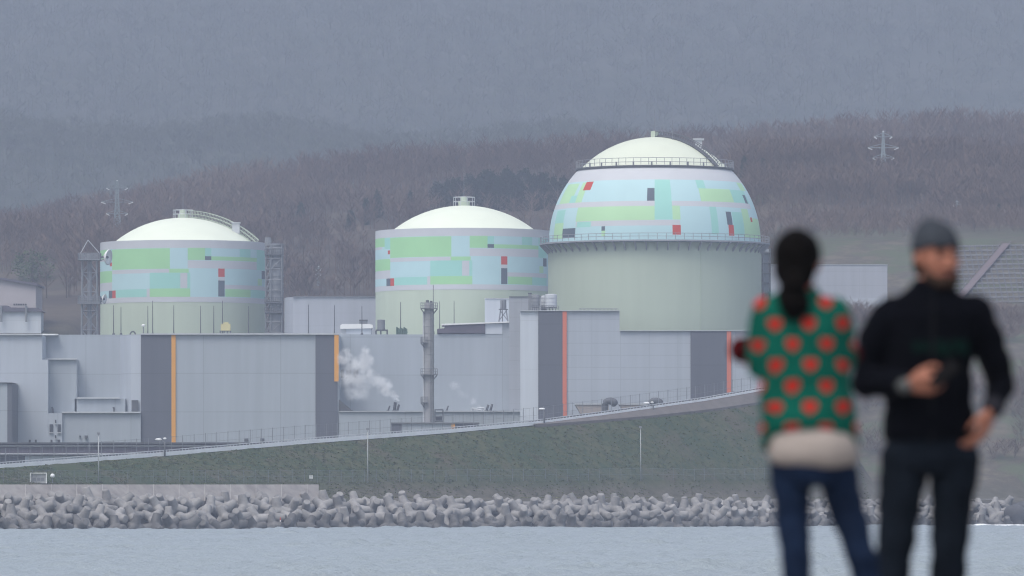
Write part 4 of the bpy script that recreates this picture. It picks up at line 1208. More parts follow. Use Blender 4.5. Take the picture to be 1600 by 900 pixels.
# fences
WIRE = mat('galvanised_wire', (0.17, 0.185, 0.19), .6)
def fence(name, label, cat, pts, hgt, post_every, wire_step, post_r, mt, hbars=2, wire_r=.018):
    t = thing(name, label, cat, pts[0])
    pts = [Vector(p) for p in pts]; L = [0]
    for a, b in zip(pts[:-1], pts[1:]): L.append(L[-1] + (b - a).length)
    def at(d):
        i = min(max(0, int(np.searchsorted(L, d)) - 1), len(pts) - 2); u = (d - L[i]) / (L[i + 1] - L[i]); return pts[i].lerp(pts[i + 1], u)
    m = MB(); up = Vector((0, 0, 1))
    for d in np.arange(0, L[-1], wire_step): p = at(d); m.tube(p + up * .05, p + up * hgt, wire_r, wire_r, 3, False)
    for a, b in zip(pts[:-1], pts[1:]):
        for k in range(hbars): m.tube(a + up * (hgt * (k + 1) / hbars), b + up * (hgt * (k + 1) / hbars), wire_r * 1.5, wire_r * 1.5, 3, False)
    m.build('mesh_panel', mt, t)
    f0 = None
    ds = list(np.arange(0, L[-1], max(post_every, L[-1] / 98)))
    for d in ds:
        p = at(d)
        if f0 is None: f0 = MB().tube(p - up * .4, p + up * (hgt + .15), post_r, post_r, 6).build('post', mt, t); o = f0; b0 = p
        else: o = f0.copy(); COL.objects.link(o); o.parent = t; o.location = p - b0
    return t
FP1 = [hit(p, np.interp(p, [-40, 400, 1000, 1300], [755.5, 755, 751.5, 751])) for p in range(-40, 1330, 18)]
fence('security_fence', 'long grey wire fence low on the grassy embankment', 'fence', FP1, 2.05, 3.2, .30, .04, WIRE, 2, .017)
FP2 = [Vector(crest_pt(p)) + inl * 1.2 for p in range(-40, 1240, 16)]
fence('roadside_fence', 'tall thin wire fence along the top of the sloping road', 'fence', FP2, 2.7, 3.0, 1.1, .055, mat('fence_grey', (.20, .215, .23), .6), 2, .014)
# kerb barrier with rail along the road edge
t = thing('road_barrier', 'white concrete kerb and rail climbing along the edge of the road', 'barrier', crest_pt(-40))
cps = [Vector(crest_pt(p)) for p in range(-40, 1322, 10)]
b = MB(); n = len(cps)
for dz0, dz1, w_ in ((-.35, .30, .3),):
    vs = []
    for c in cps:
        for (k, zz) in ((0, dz0), (0, dz1), (w_, dz1), (w_, dz0)): vs.append(c + inl * k - inl * .15 + Vector((0, 0, zz)))
    b.add(vs, [(4 * i + j, 4 * i + 4 + j, 4 * i + 4 + (j + 1) % 4, 4 * i + (j + 1) % 4) for i in range(n - 1) for j in range(4)])
b.build('kerb', mat('kerb_white', (.80, .82, .83), .7, .08, .5), t)
r_ = MB()
for a, c in zip(cps[:-1], cps[1:]):
    r_.tube(a + Vector((0, 0, .6)), c + Vector((0, 0, .6)), .07, .07, 5, False)
    k = max(2, int((c - a).length / .9))
    for i in range(k):
        p = a.lerp(c, i / k); r_.tube(p + Vector((0, 0, .28)), p + Vector((0, 0, .6)), .06, .06, 4, False)
r_.build('rail', STEELL, t)
rd = MB(); ribbon([c + inl * .2 + Vector((0, 0, .06)) for c in cps], [c + inl * 5.0 + Vector((0, 0, .06)) for c in cps], rd)
tag(rd.build('road', mat('asphalt', (.05, .05, .052), .9, .15, .8)), kind='structure')
# brown facing below the upper half of the road
rp = list(range(832, 1318, 8)); fa, fb = [], []
for p in rp:
    c = Vector(crest_pt(p)); drop = np.interp(p, [832, 1000, 1180, 1340], [.25, 1.3, 2.0, 2.6])
    zc = c.z; slope = (zc - 5.2) / (CREST_S - 19)
    fa.append(c - inl * .2 + Vector((0, 0, -.05))); fb.append(c - inl * (.35 + drop / max(.3, slope)) + Vector((0, 0, -drop + .12)))
w = MB(); ribbon(fb, fa, w); ribbon([v - Vector((0, 0, .6)) for v in fb], fb, w)
tag(w.build('retaining_facing', mat('brown_facing', (.135, .122, .115), .9, .15, .5), None, False, fb[0]), 'brown grey facing strip under the upper part of the road', 'retaining wall')

# long dark-roofed sheds behind the road on the west
q = 1205.0
t = thing('long_shed', 'long low shed with purple grey roof below the big west hall', 'shed', (X(150, q), q, GZ))
MB().extr([(X(-60, q), Z(709, q)), (X(330, q), Z(709, q)), (X(395, q), Z(694, q)), (X(395, q), Z(692, q)), (X(-60, q), Z(692, q))], q, q + 10).build('roof_front', PURPLE, t)
MB().box(X(-60, q), X(480, q), q - .8, q + 11, Z(693.4, q), Z(691.2, q)).build('roof_ridge', STEELD, t)
MB().box(X(-60, q), X(410, q), q - .5, q - .05, Z(697.4, q), Z(696.2, q)).build('gutter', STEELL, t)
MB().box(X(-60, q), X(330, q), q - .6, q - .05, Z(709.8, q), Z(708.4, q)).build('gutter', STEELL, t)
gm = MB()
for a in np.arange(-58, 330, 2.6): gm.box(X(a, q), X(a + 1.1, q), q - .7, q - .2, Z(712, q), Z(709.9, q))
gm.build('eaves_bracket', STEELD, t)
MB().box(X(-60, q), X(330, q), q + .3, q + 10, GZ - 2, Z(709.9, q)).build('wall', DARKP, t)
MB().box(X(39, q), X(330, q), q + .1, q + .29, GZ - 2, Z(712.5, q)).build('pale_wall', WALL_WL, t)

# posts and small things on the embankment
POLE = mat('pole_grey', (.36, .38, .38), .6, .1, 1)
for i, (px, y0, y1, lb) in enumerate(((154, 755, 679, 'tall thin pale pole before the long low shed'), (574.5, 755, 672, 'tall thin pale pole on the grass below the dark band'), (1001, 751, 669, 'tall thin pale pole on the grass below the intake houses'))):
    p = hit(px, y0); h = Z(y1, p.y) - p.z
    t = thing('light_pole', lb, 'pole', p, 'thin poles on the embankment')
    MB().tube(p - Vector((0, 0, .3)), p + Vector((0, 0, h)), .11, .07, 8).build('pole', POLE, t, True)
    MB().box(p.x - .25, p.x + .25, p.y - .2, p.y + .2, p.z + h, p.z + h + .35).build('lamp', STEEL, t)
for i, (px, y0, y1, hd, lb) in enumerate(((257.5, 711.5, 686, -7, 'road lamp with white head before the orange striped band'), (850.5, 664.5, 638, -1.5, 'road lamp with white head before the red-edged band'), (1021, 651, 629, -9, 'road lamp with white arms beside the sloped intake house'))):
    q = crest_pt(px)[1] - .8; p = Vector((X(px, q), q, Z(y0, q)))
    t = thing('road_lamp', lb, 'lamp', p, 'lamps along the sloping road')
    top = P(px, y1 + 4, q)
    MB().tube(p - Vector((0, 0, .6)), top, .16, .13, 8).build('post', STEELD, t, True)
    arm = MB().tube(top - Vector((0, 0, .1)), top + Vector((hd * .115, 0, .35)), .07, .06, 6)
    arm.build('arm', STEEL, t)
    e = top + Vector((hd * .115, 0, .35))
    MB().ball(e + Vector((-.25, 0, 0)), (.6, .35, .2), 12, 8).build('lamp_head', WHITE, t, True)
    if i != 1: MB().ball(e + Vector((.8, 0, .15)), (.3, .3, .18), 10, 7).build('camera_head', WHITE, t, True)
p = hit(60, 755.5); p.z += 0
t = thing('control_cabinet', 'pale control cabinet in a frame on the grass above the sea wall', 'cabinet', p)
k = p.y / FP
c = MB().box(p.x - 11.5 * k, p.x + 12 * k, p.y, p.y + 1.2, p.z, p.z + 14 * k)
c.build('cabinet_body', mat('cabinet_grey', (.36, .37, .37), .6, .15, 1.2), t)
fr = MB()
for a in (-12.6, 12.6): fr.box(p.x + a * k - .07, p.x + a * k + .07, p.y - .25, p.y - .1, p.z, p.z + 15.5 * k)
fr.box(p.x - 13 * k, p.x + 13 * k, p.y - .3, p.y - .08, p.z + 15.5 * k, p.z + 16.6 * k)
fr.build('frame', WHITE, t)
for a in (-6, 1, 7): MB().box(p.x + a * k - .3, p.x + a * k + .25, p.y - .06, p.y - .004, p.z + 4 * k, p.z + 9 * k).build('cabinet_door', STEEL, t)
p = hit(82, 755.5)
t = thing('beacon_post', 'small post with round white head beside the control cabinet', 'post', p)
MB().tube(p, p + Vector((0, 0, .9)), .07, .07, 6).build('post', STEEL, t)
MB().ball(p + Vector((0, 0, 1.2)), .38, 14, 10).build('head', WHITE, t, True)
p = hit(486, 752)
t = thing('notice_board', 'tiny white notice board on the grass above the end of the sea wall', 'sign', p)
MB().tube(p, p + Vector((0, 0, .9)), .05, .05, 6).build('post', STEEL, t)
MB().box(p.x - .3, p.x + .3, p.y - .03, p.y + .03, p.z + .4, p.z + .95).build('board', WHITE, t)
# marker light low among the tetrapods
p = along(438, -.6); p.z = 1.0
t = thing('marker_light', 'tiny red and white marker among the tetrapods at the water', 'marker', p)
MB().tube(p, p + Vector((0, 0, .5)), .09, .09, 8).build('post', mat('marker_white', (.85, .8, .75), .5), t)
MB().tube(p + Vector((0, 0, .5)), p + Vector((0, 0, .95)), .1, .06, 8).build('cap', RED, t)

# houses on the terrace at the west
q = 1590.0
def gabled(name, label, x0, x1, ye, yr, yb, q, d, wallm, roofm):
    t = thing(name, label, 'building', (X((x0 + x1) / 2, q), q, Z(yb, q)))
    MB().box(X(x0, q), X(x1, q), q, q + d, Z(yb, q) - 6, Z(ye, q)).build('wall', wallm, t)
    return t
t = gabled('terrace_house', 'pinkish grey building with low dark pitched roof on the terrace', -60, 56, 446, 0, 500, q, 22, mat('pinkish_wall', (.40, .37, .38), .8, .06, .2), PURPLE)
MB().extr([(X(-60, q), Z(433, q)), (X(0, q), Z(433.5, q)), (X(59, q), Z(443, q)), (X(59, q), Z(446.5, q)), (X(0, q), Z(437, q)), (X(-60, q), Z(436.5, q))], q - .8, q + 23).build('roof', PURPLE, t)
MB().extr([(X(-60, q), Z(446, q)), (X(55.9, q), Z(446, q)), (X(0, q), Z(437.1, q)), (X(-60, q), Z(436.6, q))], q + .02, q + 21.9).build('gable', MATS['pinkish_wall'], t)
for i in range(6): MB().box(X(21 + i * 3.6, q), X(23.6 + i * 3.6, q), q - .1, q - .004, Z(477, q), Z(474.5, q)).build('window', GLASS, t)
q = 1578.0
t = thing('open_canopy', 'low pale canopy building with dark roof in front of the pinkish house', 'building', (X(30, q), q, Z(501, q)))
MB().box(X(-60, q), X(64, q), q, q + 9, Z(501, q) - 5, Z(487, q)).build('wall', WALL_EP, t)
MB().extr([(X(-60, q), Z(487, q)), (X(68, q), Z(487, q)), (X(60, q), Z(481, q)), (X(14, q), Z(480.5, q)), (X(12, q), Z(477.5, q)), (X(-60, q), Z(477.5, q))], q - .7, q + 9.5).build('roof', PURPLE, t)
for a in (2, 41): MB().tube(P(a, 503, q - 1.2), P(a, 478, q - 1.2), .3, .3, 8).build('column', STEEL, t)

# ------------------------------------------------------------------ terraced slope, pylons
BEAM = mat('frame_concrete', (.22, .22, .22), .85, .1, .5)
t = thing('slope_frame', 'cut slope held by rows of pale concrete beams beyond the man', 'slope works', hit(1560, 470))
FIRST_B = []
rows_y = list(np.linspace(386, 474, 13))
gm = MB()
pts_rows = []
for j, y in enumerate(rows_y):
    x0 = np.interp(y, [386, 474], [1496, 1405]); pr_ = []
    for px in np.arange(x0, 1670, 9): pr_.append(hit(px, y - .018 * (px - 1500), 1380, 1700, 1200) + Vector((0, -.25, .25)))
    pts_rows.append(pr_)
    bm_ = MB()
    for a, b in zip(pr_[:-1], pr_[1:]):
        bm_.add([a + Vector((0, -.3, -.25)), b + Vector((0, -.3, -.25)), b + Vector((0, -.3, .12)), a + Vector((0, -.3, .12)), a + Vector((0, .9, .12)), b + Vector((0, .9, .12))], [(0, 1, 2, 3), (3, 2, 5, 4)])
    bm_.build('beam', BEAM, t)
for r0, r1 in zip(pts_rows[:-1], pts_rows[1:]):
    for b in r1[::1]:
        a = min(r0, key=lambda v: abs(v.x - b.x - .5))
        if abs(a.x - b.x) < 2: gm.tube(a, b, .16, .16, 4, False)
gm.build('cross_rib', mat('rib_concrete', (.10, .10, .105), .9, .1, .5), t)
sp = [hit(px, y, 1380, 1700, 1200) + Vector((0, -.8, .5)) for px, y in zip(np.linspace(1496, 1572, 14), np.linspace(472, 384, 14))]
st = MB()
for a, b in zip(sp[:-1], sp[1:]):
    st.add([a + Vector((-.9, 0, 0)), a + Vector((.9, 0, 0)), b + Vector((.9, 0, 0)), b + Vector((-.9, 0, 0))], [(0, 1, 2, 3)])
    st.tube(a + Vector((1, 0, .5)), b + Vector((1, 0, .5)), .08, .08, 4); st.tube(a + Vector((-1, 0, .5)), b + Vector((-1, 0, .5)), .08, .08, 4)
st.build('slope_stair', mat('stair_brown', (.15, .115, .12), .8), t)

PYL = mat('pylon_steel', (.20, .24, .25), .5, .1, 1)
INS = mat('white_insulator', (.55, .57, .57), .4)
def pylon(px, yb, yt, arms, label, y0=1620, PYL=PYL):
    p = hit(px, yb, y0); k = p.y / FP; h = (yb - yt) * k
    t = thing('pylon', label, 'pylon', p, 'power pylons on the hillside')
    w0 = h * .17
    lattice(MB(), p.x, p.y, p.z - 1, p.z + h * .55, w0, w0 * .38, 6, .2, .12).build('lower_mast', PYL, t)
    lattice(MB(), p.x, p.y, p.z + h * .55, p.z + h, w0 * .38, .3, 6, .18, .11).build('upper_mast', PYL, t)
    for (ya, hw) in arms:
        z = Z(ya, p.y); w = hw * k
        am = MB()
        for sx in (-1, 1):
            for dy in (-.5, .5): am.tube((p.x, p.y + dy, z), (p.x + sx * w, p.y, z + .1), .09, .07, 4); am.tube((p.x, p.y + dy, z + 1.2), (p.x + sx * w, p.y, z + .1), .07, .06, 4)
        a_ = am.build('crossarm', PYL, t)
        for sx in (-1, 1): MB().tube((p.x + sx * w, p.y, z), (p.x + sx * w * .72, p.y - .3, z - .5), .16, .16, 6).build('insulator', INS, a_)
    MB().ball((p.x, p.y, p.z + h), .28, 8, 6).build('peak_lamp', INS, t)
pylon(183, 384, 283, ((294, 17), (316, 25), (334, 17)), 'lattice pylon on the wooded slope behind the dish tower', 1640)
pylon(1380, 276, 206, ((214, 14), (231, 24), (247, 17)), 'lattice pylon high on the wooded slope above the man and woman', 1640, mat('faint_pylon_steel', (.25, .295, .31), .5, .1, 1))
pylon(1495, 346, 316, ((320, 6), (331, 6)), 'short double pole with white insulators, above the beamed slope', 1640)
pylon(497.5, 446, 417, ((420, 4), (428, 4)), 'small pole with two short crossarms above the plain grey block', 1600)

# ------------------------------------------------------------------ woodland
def wood_mat(name, c1, c2, c3):
    m = bpy.data.materials.new(name); m.use_nodes = True
    n, l = m.node_tree.nodes, m.node_tree.links; b = n['Principled BSDF']
    b.inputs['Roughness'].default_value = .95; b.inputs['Specular IOR Level'].default_value = .05
    a = n.new('ShaderNodeAttribute'); a.attribute_name = 'tint'
    r = n.new('ShaderNodeValToRGB'); e = r.color_ramp.elements
    e[0].color = (*c1, 1); e[0].position = 0; e[1].color = (*c3, 1); e[1].position = 1
    k = e.new(.5); k.color = (*c2, 1)
    l.new(a.outputs['Fac'], r.inputs['Fac']); l.new(r.outputs[0], b.inputs['Base Color'])
    return m
BARK = wood_mat('bare_wood', (.084, .057, .047), (.140, .097, .078), (.19, .15, .12))
NEED = wood_mat('needles', (.006, .014, .010), (.012, .024, .017), (.022, .038, .026))
LEAF = wood_mat('spring_leaves', (.035, .060, .022), (.065, .095, .038), (.11, .135, .06))

def bare_tree(seed, h=1.0, nb=12, nt=7, spread=.30, trunk=True):
    """unit-height leafless tree of thin blades: (verts, quads, tint)"""
    r = random.Random(seed); V = []; F = []; T = []
    def blade(a, b, wa, wb, tint, two=False):
        d = (b - a)
        for k in range(2 if two else 1):
            ang = r.uniform(0, math.pi) if not two else k * math.pi / 2
            sd = Vector((math.cos(ang), math.sin(ang), 0))
            if abs(d.normalized().dot(sd)) > .9: sd = Vector((-sd.y, sd.x, 0))
            i = len(V); V.extend([a - sd * wa, a + sd * wa, b + sd * wb, b - sd * wb]); F.append((i, i + 1, i + 2, i + 3)); T.extend([tint] * 4)
    lean = Vector((r.uniform(-.06, .06), r.uniform(-.06, .06), 1))
    if trunk: blade(Vector((0, 0, -.05)), lean * .62, .017, .009, .75, True); blade(lean * .62, lean * .95, .009, .003, .6, True)
    for k in range(nb):
        z = r.uniform(.25, .85); a = r.uniform(0, 6.283); L = spread * (1.15 - z * .55) * r.uniform(.7, 1.15)
        p0 = lean * z; p1 = p0 + Vector((math.cos(a) * L, math.sin(a) * L, L * r.uniform(.55, 1.2)))
        blade(p0, p1, .009, .004, .55)
        for q in range(nt):
            u = r.uniform(.35, 1); c = p0.lerp(p1, u); a2 = a + r.uniform(-1.3, 1.3); l2 = r.uniform(.07, .17)
            blade(c, c + Vector((math.cos(a2) * l2, math.sin(a2) * l2, l2 * r.uniform(.5, 1.7))), .0065, .003, r.uniform(.2, .55))
    return np.array([tuple(v) for v in V]), np.array(F), np.array(T)

def scatter(name, label, cat, temps, spots, mt):
    """spots: (x, y, z, height, width factor, tint shift)"""
    Vs, Fs, Ts = [], [], []; off = 0
    for x, y, z, h, wf, tn in spots:
        V, Fq, T = temps[RNG.integers(len(temps))]
        a = RNG.random() * 6.283; c, s_ = math.cos(a), math.sin(a)
        W = np.empty_like(V); W[:, 0] = (V[:, 0] * c - V[:, 1] * s_) * h * wf + x; W[:, 1] = (V[:, 0] * s_ + V[:, 1] * c) * h * wf + y; W[:, 2] = V[:, 2] * h + z
        Vs.append(W); Fs.append(Fq + off); Ts.append(np.clip(T + tn, 0, 1)); off += len(V)
    V = np.concatenate(Vs); o = mesh_np(name, V, np.concatenate(Fs), mt, np.concatenate(Ts), False, tuple(V.mean(0)))
    return tag(o, label, cat, None, 'stuff')

temps = [bare_tree(k) for k in range(7)]
spots = []
while len(spots) < 12000:
    Y = 1600 + 760 * RNG.random() ** .85; px = RNG.uniform(-170, 1790); x = (px - 800) / FP * Y
    if Y < 1690 and (x > -104 or RNG.random() < .5) and RNG.random() < .8: continue
    if x > 62 and Y < 1640: continue
    cl = fbm(np.array(x / 55), np.array(Y / 55))
    if cl < .33 and Y < 2200: continue
    if -125 < x < -100 and Y < 1700: continue
    pb = 790 - (float(H(x, Y)) - CZ) / Y * FP
    if px < 102 and 428 < pb < 478: continue
    if 1362 < px < 1398 and 262 < pb < 330: continue
    if 177 < px < 190 and 345 < pb < 415 and RNG.random() < .7: continue
    if x < -104 and Y < 1650: continue
    h = RNG.uniform(5.0, 9.5) * (1 + .1 * (Y > 2200))
    if x > 62 and Y < 1900: h *= .65
    pyb = 790 - (float(H(x, Y)) - CZ) / Y * FP
    if 668 < px < 912 and 300 < pyb < 372 and RNG.random() < .9: continue
    spots.append((x, Y, float(H(x, Y)), h, RNG.uniform(.85, 1.35), float((cl - .47) * 1.5 + RNG.normal(0, .14))))
while len(spots) < 15500:
    Y = RNG.uniform(1650, 1860); x = RNG.uniform(58, 175)
    if -0.02 < x / Y < .066 and Y < 1690: continue
    cl = fbm(np.array(x / 40), np.array(Y / 40))
    if cl < .36: continue
    spots.append((x, Y, float(H(x, Y)), RNG.uniform(4.0, 7.5), RNG.uniform(.9, 1.4), float((cl - .47) * .9 + RNG.normal(0, .12))))
scatter('bare_wood', 'leafless brown wood covering the hillside behind the plant', 'wood', temps, spots, BARK)
# the next ridges carry trees on their skyline
temps2 = [bare_tree(50 + k, nb=9, nt=5) for k in range(4)]
spots = []
while len(spots) < 6500:
    Y = RNG.uniform(2620, 3235) if RNG.random() < .75 else RNG.uniform(3120, 3230); px = RNG.uniform(-120, 1000 if RNG.random() < .85 else 1700); x = (px - 800) / FP * Y
    spots.append((x, Y, float(H2(x, Y)) - 1, RNG.uniform(5.5, 9), RNG.uniform(1.2, 1.9), float(RNG.normal(-.1, .15))))
while len(spots) < 16500:
    Y = RNG.uniform(3420, 4700); px = RNG.uniform(-150, 1750); x = (px - 800) / FP * Y
    spots.append((x, Y, float(H2(x, Y)) - 1, RNG.uniform(7, 13), RNG.uniform(1.3, 2.0), float(RNG.normal(-.05, .2))))
scatter('far_wood', 'hazy wood on the far ridge and up the mountain behind it', 'wood', temps2, spots, wood_mat('far_wood_bark', (.066, .084, .060), (.095, .112, .082), (.13, .132, .105)))
# scrub on the east slope above the shore
temps3 = [bare_tree(80 + k, nb=12, nt=6, spread=.55, trunk=False) for k in range(4)]
spots = []
while len(spots) < 1500:
    Y = RNG.uniform(1268, 1395); x = RNG.uniform(66, 124)
    if fbm(np.array(x / 14), np.array(Y / 14)) < .44: continue
    spots.append((x, Y, float(H(x, Y)) - .2, RNG.uniform(1.6, 4.6), RNG.uniform(.9, 1.5), float(RNG.normal(.1, .18))))
for _ in range(1900):
    Y = RNG.uniform(1500, 1680); x = RNG.uniform(58, 155)
    if fbm(np.array(x / 22), np.array(Y / 22)) < .40 or (x / Y > .066 and Y < 1530): continue
    spots.append((x, Y, float(H(x, Y)) - .2, RNG.uniform(2, 5), RNG.uniform(.9, 1.4), float(RNG.normal(.05, .18))))
scatter('bare_scrub', 'bare brown scrub on the slope that comes down to the shore beyond the man', 'scrub', temps3, spots, BARK)

def crown_cloud(seed, n, shape, leaf):
    """foliage as many small tilted faces in clumps; shape(u) gives radius at height u (0..1)"""
    r = np.random.default_rng(seed); V, F, T = [], [], []
    cl = []
    while len(cl) < n // 14:
        u = r.random(); rad = shape(u); a = r.random() * 6.283; q = rad * r.uniform(.35, 1.0)
        cl.append((q * math.cos(a), q * math.sin(a), u, r.normal(0, .16)))
    for cx_, cy_, u, tn in cl:
        for _ in range(14):
            p = np.array([cx_, cy_, u]) + r.normal(0, .045, 3) * np.array([1.2, 1.2, 1])
            a = r.normal(0, 1, 3); a /= np.linalg.norm(a); b = np.cross(a, r.normal(0, 1, 3)); b /= np.linalg.norm(b); s_ = leaf * r.uniform(.6, 1.3)
            i = len(V); V += [p - a * s_, p + b * s_ * .7, p + a * s_, p - b * s_ * .7]; F.append((i, i + 1, i + 2, i + 3)); T += [.5 + tn + r.normal(0, .1)] * 4
    return np.array(V), np.array(F), np.clip(np.array(T), 0, 1)
def planted(name, label, cat, group, temps_, where, mt, y0, tall):
    protos = []
    for i, (px, yb, yt, wd) in enumerate(where):
        p = hit(px, yb, y0); h = (yb - yt) * p.y / FP; w = wd * p.y / FP
        k = i % len(temps_)
        t = thing(name, label if isinstance(label, str) else label[i], cat, p, group)
        if i < len(temps_):
            V, F, T = temps_[k]
            o = mesh_np('crown', V, F, mt, T); protos.append(o); tr = MB().tube((0, 0, -.06), (.01, .005, .75), .035, .012, 7).build('trunk', MATS.get('trunk_bark') or mat('trunk_bark', (.07, .055, .045), .95, .2, 3)); protos.append(tr)
            a, b = o, tr
        else:
            a, b = protos[2 * k].copy(), protos[2 * k + 1].copy(); COL.objects.link(a); COL.objects.link(b)
        for c, ww in ((a, w), (b, w)):
            c.parent = t; c.scale = (ww, ww, h); c.rotation_euler = (0, 0, 1.7 * i)
con = [crown_cloud(k, 1900, lambda u: .46 * (1.05 - u) ** .55 * (1 if u > .12 else u / .12), .04) for k in range(3)]
planted('conifer', 'dark conifer standing among the bare wood above the middle reactor', 'tree', 'dark conifers above the middle reactor', con,
        [(684, 334, 288, 45), (699, 333, 284, 32), (713, 333, 280, 45), (733, 328, 276, 45), (748, 332, 278, 45), (763, 324, 268, 51), (777, 330, 279, 32), (791, 324, 266, 51), (806, 330, 274, 45),
         (820, 324, 268, 48), (836, 330, 277, 32), (848, 326, 272, 45), (866, 330, 278, 32), (881, 328, 279, 43), (897, 326, 283, 29)], NEED, 1640, 1)
planted('conifer', 'dark conifer standing alone in the bare wood between the two squat domes', 'tree', 'scattered conifers between the squat domes', con,
        [(590, 340, 300, 22), (641, 345, 302, 24), (572, 352, 312, 20), (470, 350, 318, 20), (438, 358, 330, 22), (548, 362, 330, 22)], NEED, 1640, 1)
planted('conifer', 'dark conifer among bare trees behind the tallest reactor, on its eastern side', 'tree', 'conifers behind the tallest reactor', con,
        [(1192, 284, 250, 20), (1208, 288, 256, 20), (1262, 290, 262, 18), (1163, 280, 246, 18), (1560, 214, 186, 16)], NEED, 1640, 1)
rnd = [crown_cloud(20 + k, 1500, lambda u: .5 * math.sqrt(max(0, 1 - (2 * u - 1) ** 2)) * (1 + .12 * math.sin(9 * u)), .03) for k in range(3)]
planted('leafy_tree', ['broad green leafy tree on the slope behind the pinkish house', 'dark green rounded tree just behind the crown of the squat dome', 'small pale green tree above the beamed slope'], 'tree', None, rnd,
        [(50, 440, 394, 78), (238, 336, 300, 56), (1462, 344, 322, 30)], LEAF, 1600, 0)
bt = [bare_tree(200, nb=16, nt=6, spread=.2), bare_tree(201, nb=16, nt=6, spread=.2)]
for (px, yb, yt, lb, k) in ((73, 338, 278, 'tall bare tree rising above the wood, leftmost of two', 0), (104, 338, 276, 'tall bare tree rising above the wood, nearer the pylon', 1)):
    p = hit(px, yb, 1700); h = (yb - yt) * p.y / FP
    V, Fq, T = bt[k]
    t = thing('bare_tree', lb, 'tree', p)
    o = mesh_np('crown', V * np.array([h, h, h]), Fq, BARK, T * .7); o.parent = t
    MB().tube(p - Vector((0, 0, .4)), p + Vector((0, 0, h * .8)), .16, .05, 6).build('trunk', MATS['trunk_bark'], t)

# tufts of grass on the embankment
def tuft(seed):
    r = random.Random(seed); V = []; F = []; T = []
    for k in range(11):
        a = r.uniform(0, 6.283); q = r.uniform(0, .5); L = r.uniform(.4, 1.0); w = r.uniform(.08, .2)
        b0 = Vector((q * math.cos(a), q * math.sin(a), -.1)); t = b0 + Vector((math.cos(a) * L * .5, math.sin(a) * L * .5, L)); sd = Vector((-math.sin(a), math.cos(a), 0)) * w
        i = len(V); V += [b0 - sd, b0 + sd, t + sd * .5, t - sd * .5]; F.append((i, i + 1, i + 2, i + 3)); T += [r.uniform(.2, .8)] * 4
    return np.array([tuple(v) for v in V]), np.array(F), np.array(T)
spots = []
while len(spots) < 11000:
    px = RNG.uniform(-30, 1360); sI = RNG.uniform(19, 35.5) if RNG.random() < .85 else RNG.uniform(15.5, 20)
    p = along(px, sI)
    cl = fbm(np.array(p.x / 9), np.array(p.y / 14))
    if cl < .30: continue
    spots.append((p.x, p.y, p.z, RNG.uniform(.09, .24), 2.0, float((cl - .47) * 1.2 + RNG.normal(0, .15) + (.25 if sI < 20 else 0))))
scatter('grass', 'rough grass tufts over the embankment', 'grass', [tuft(k) for k in range(5)], spots, wood_mat('grass_blades', (.095, .122, .055), (.125, .148, .068), (.16, .16, .085)))

# ------------------------------------------------------------------ people
SKIN = mat('skin', (.32, .135, .09), .6, .12, 14, .05, spec=.2)
HAIR = mat('dark_hair', (.0035, .003, .003), .8, .3, 60, .3, spec=.03)
EYE = mat('eye', (.04, .03, .03), .2)
LIP = mat('lip', (.26, .095, .08), .5)

def hand(mb, wrist, f, u, s, curl=.5, size=1.0, thumb=.7):
    """five separate fingers on a palm. f: towards the fingers, u: out of the back of the hand, s: thumb side"""
    wrist, f, u, s = Vector(wrist), Vector(f).normalized(), Vector(u), Vector(s)
    s = (s - f * s.dot(f)).normalized(); u = f.cross(s) if f.cross(s).dot(u) > 0 else -f.cross(s)
    z = size
    for i, (off, lens, r) in enumerate(((.030, (.042, .026, .021), .0088), (.010, (.047, .030, .023), .0092), (-.010, (.043, .028, .022), .0087), (-.029, (.034, .020, .019), .0078))):
        k0 = wrist + (f * .012 + s * off * .5) * z; k1 = wrist + (f * (.092 - abs(off - .008) * .25) + s * off) * z
        mb.limb([k0, k0.lerp(k1, .5) + u * .002, k1], [.0135 * z, .0135 * z, .0115 * z], 10)
        p = k1; a = curl * .45; pts = [p - f * .008 * z, p]
        spread = s * off * .9
        for L in lens:
            a += curl * .62
            p = p + (f * math.cos(a) - u * math.sin(a) + spread * .8) * L * z; pts.append(p)
        mb.limb(pts, [r * z * 1.12, r * z * 1.12, r * z, r * .93 * z, r * .78 * z], 10)
    b = wrist + (f * .018 + s * .022) * z
    p1 = b + (f * .036 + s * .026 * (1 + thumb) * .6 - u * .012) * z; p2 = p1 + (f * .030 + s * .010 * thumb - u * .010 * (1 + curl)) * z; p3 = p2 + (f * .024 - s * .004 - u * .008) * z
    mb.limb([b, p1, p2, p3], [.015 * z, .0125 * z, .0105 * z, .0085 * z], 10)

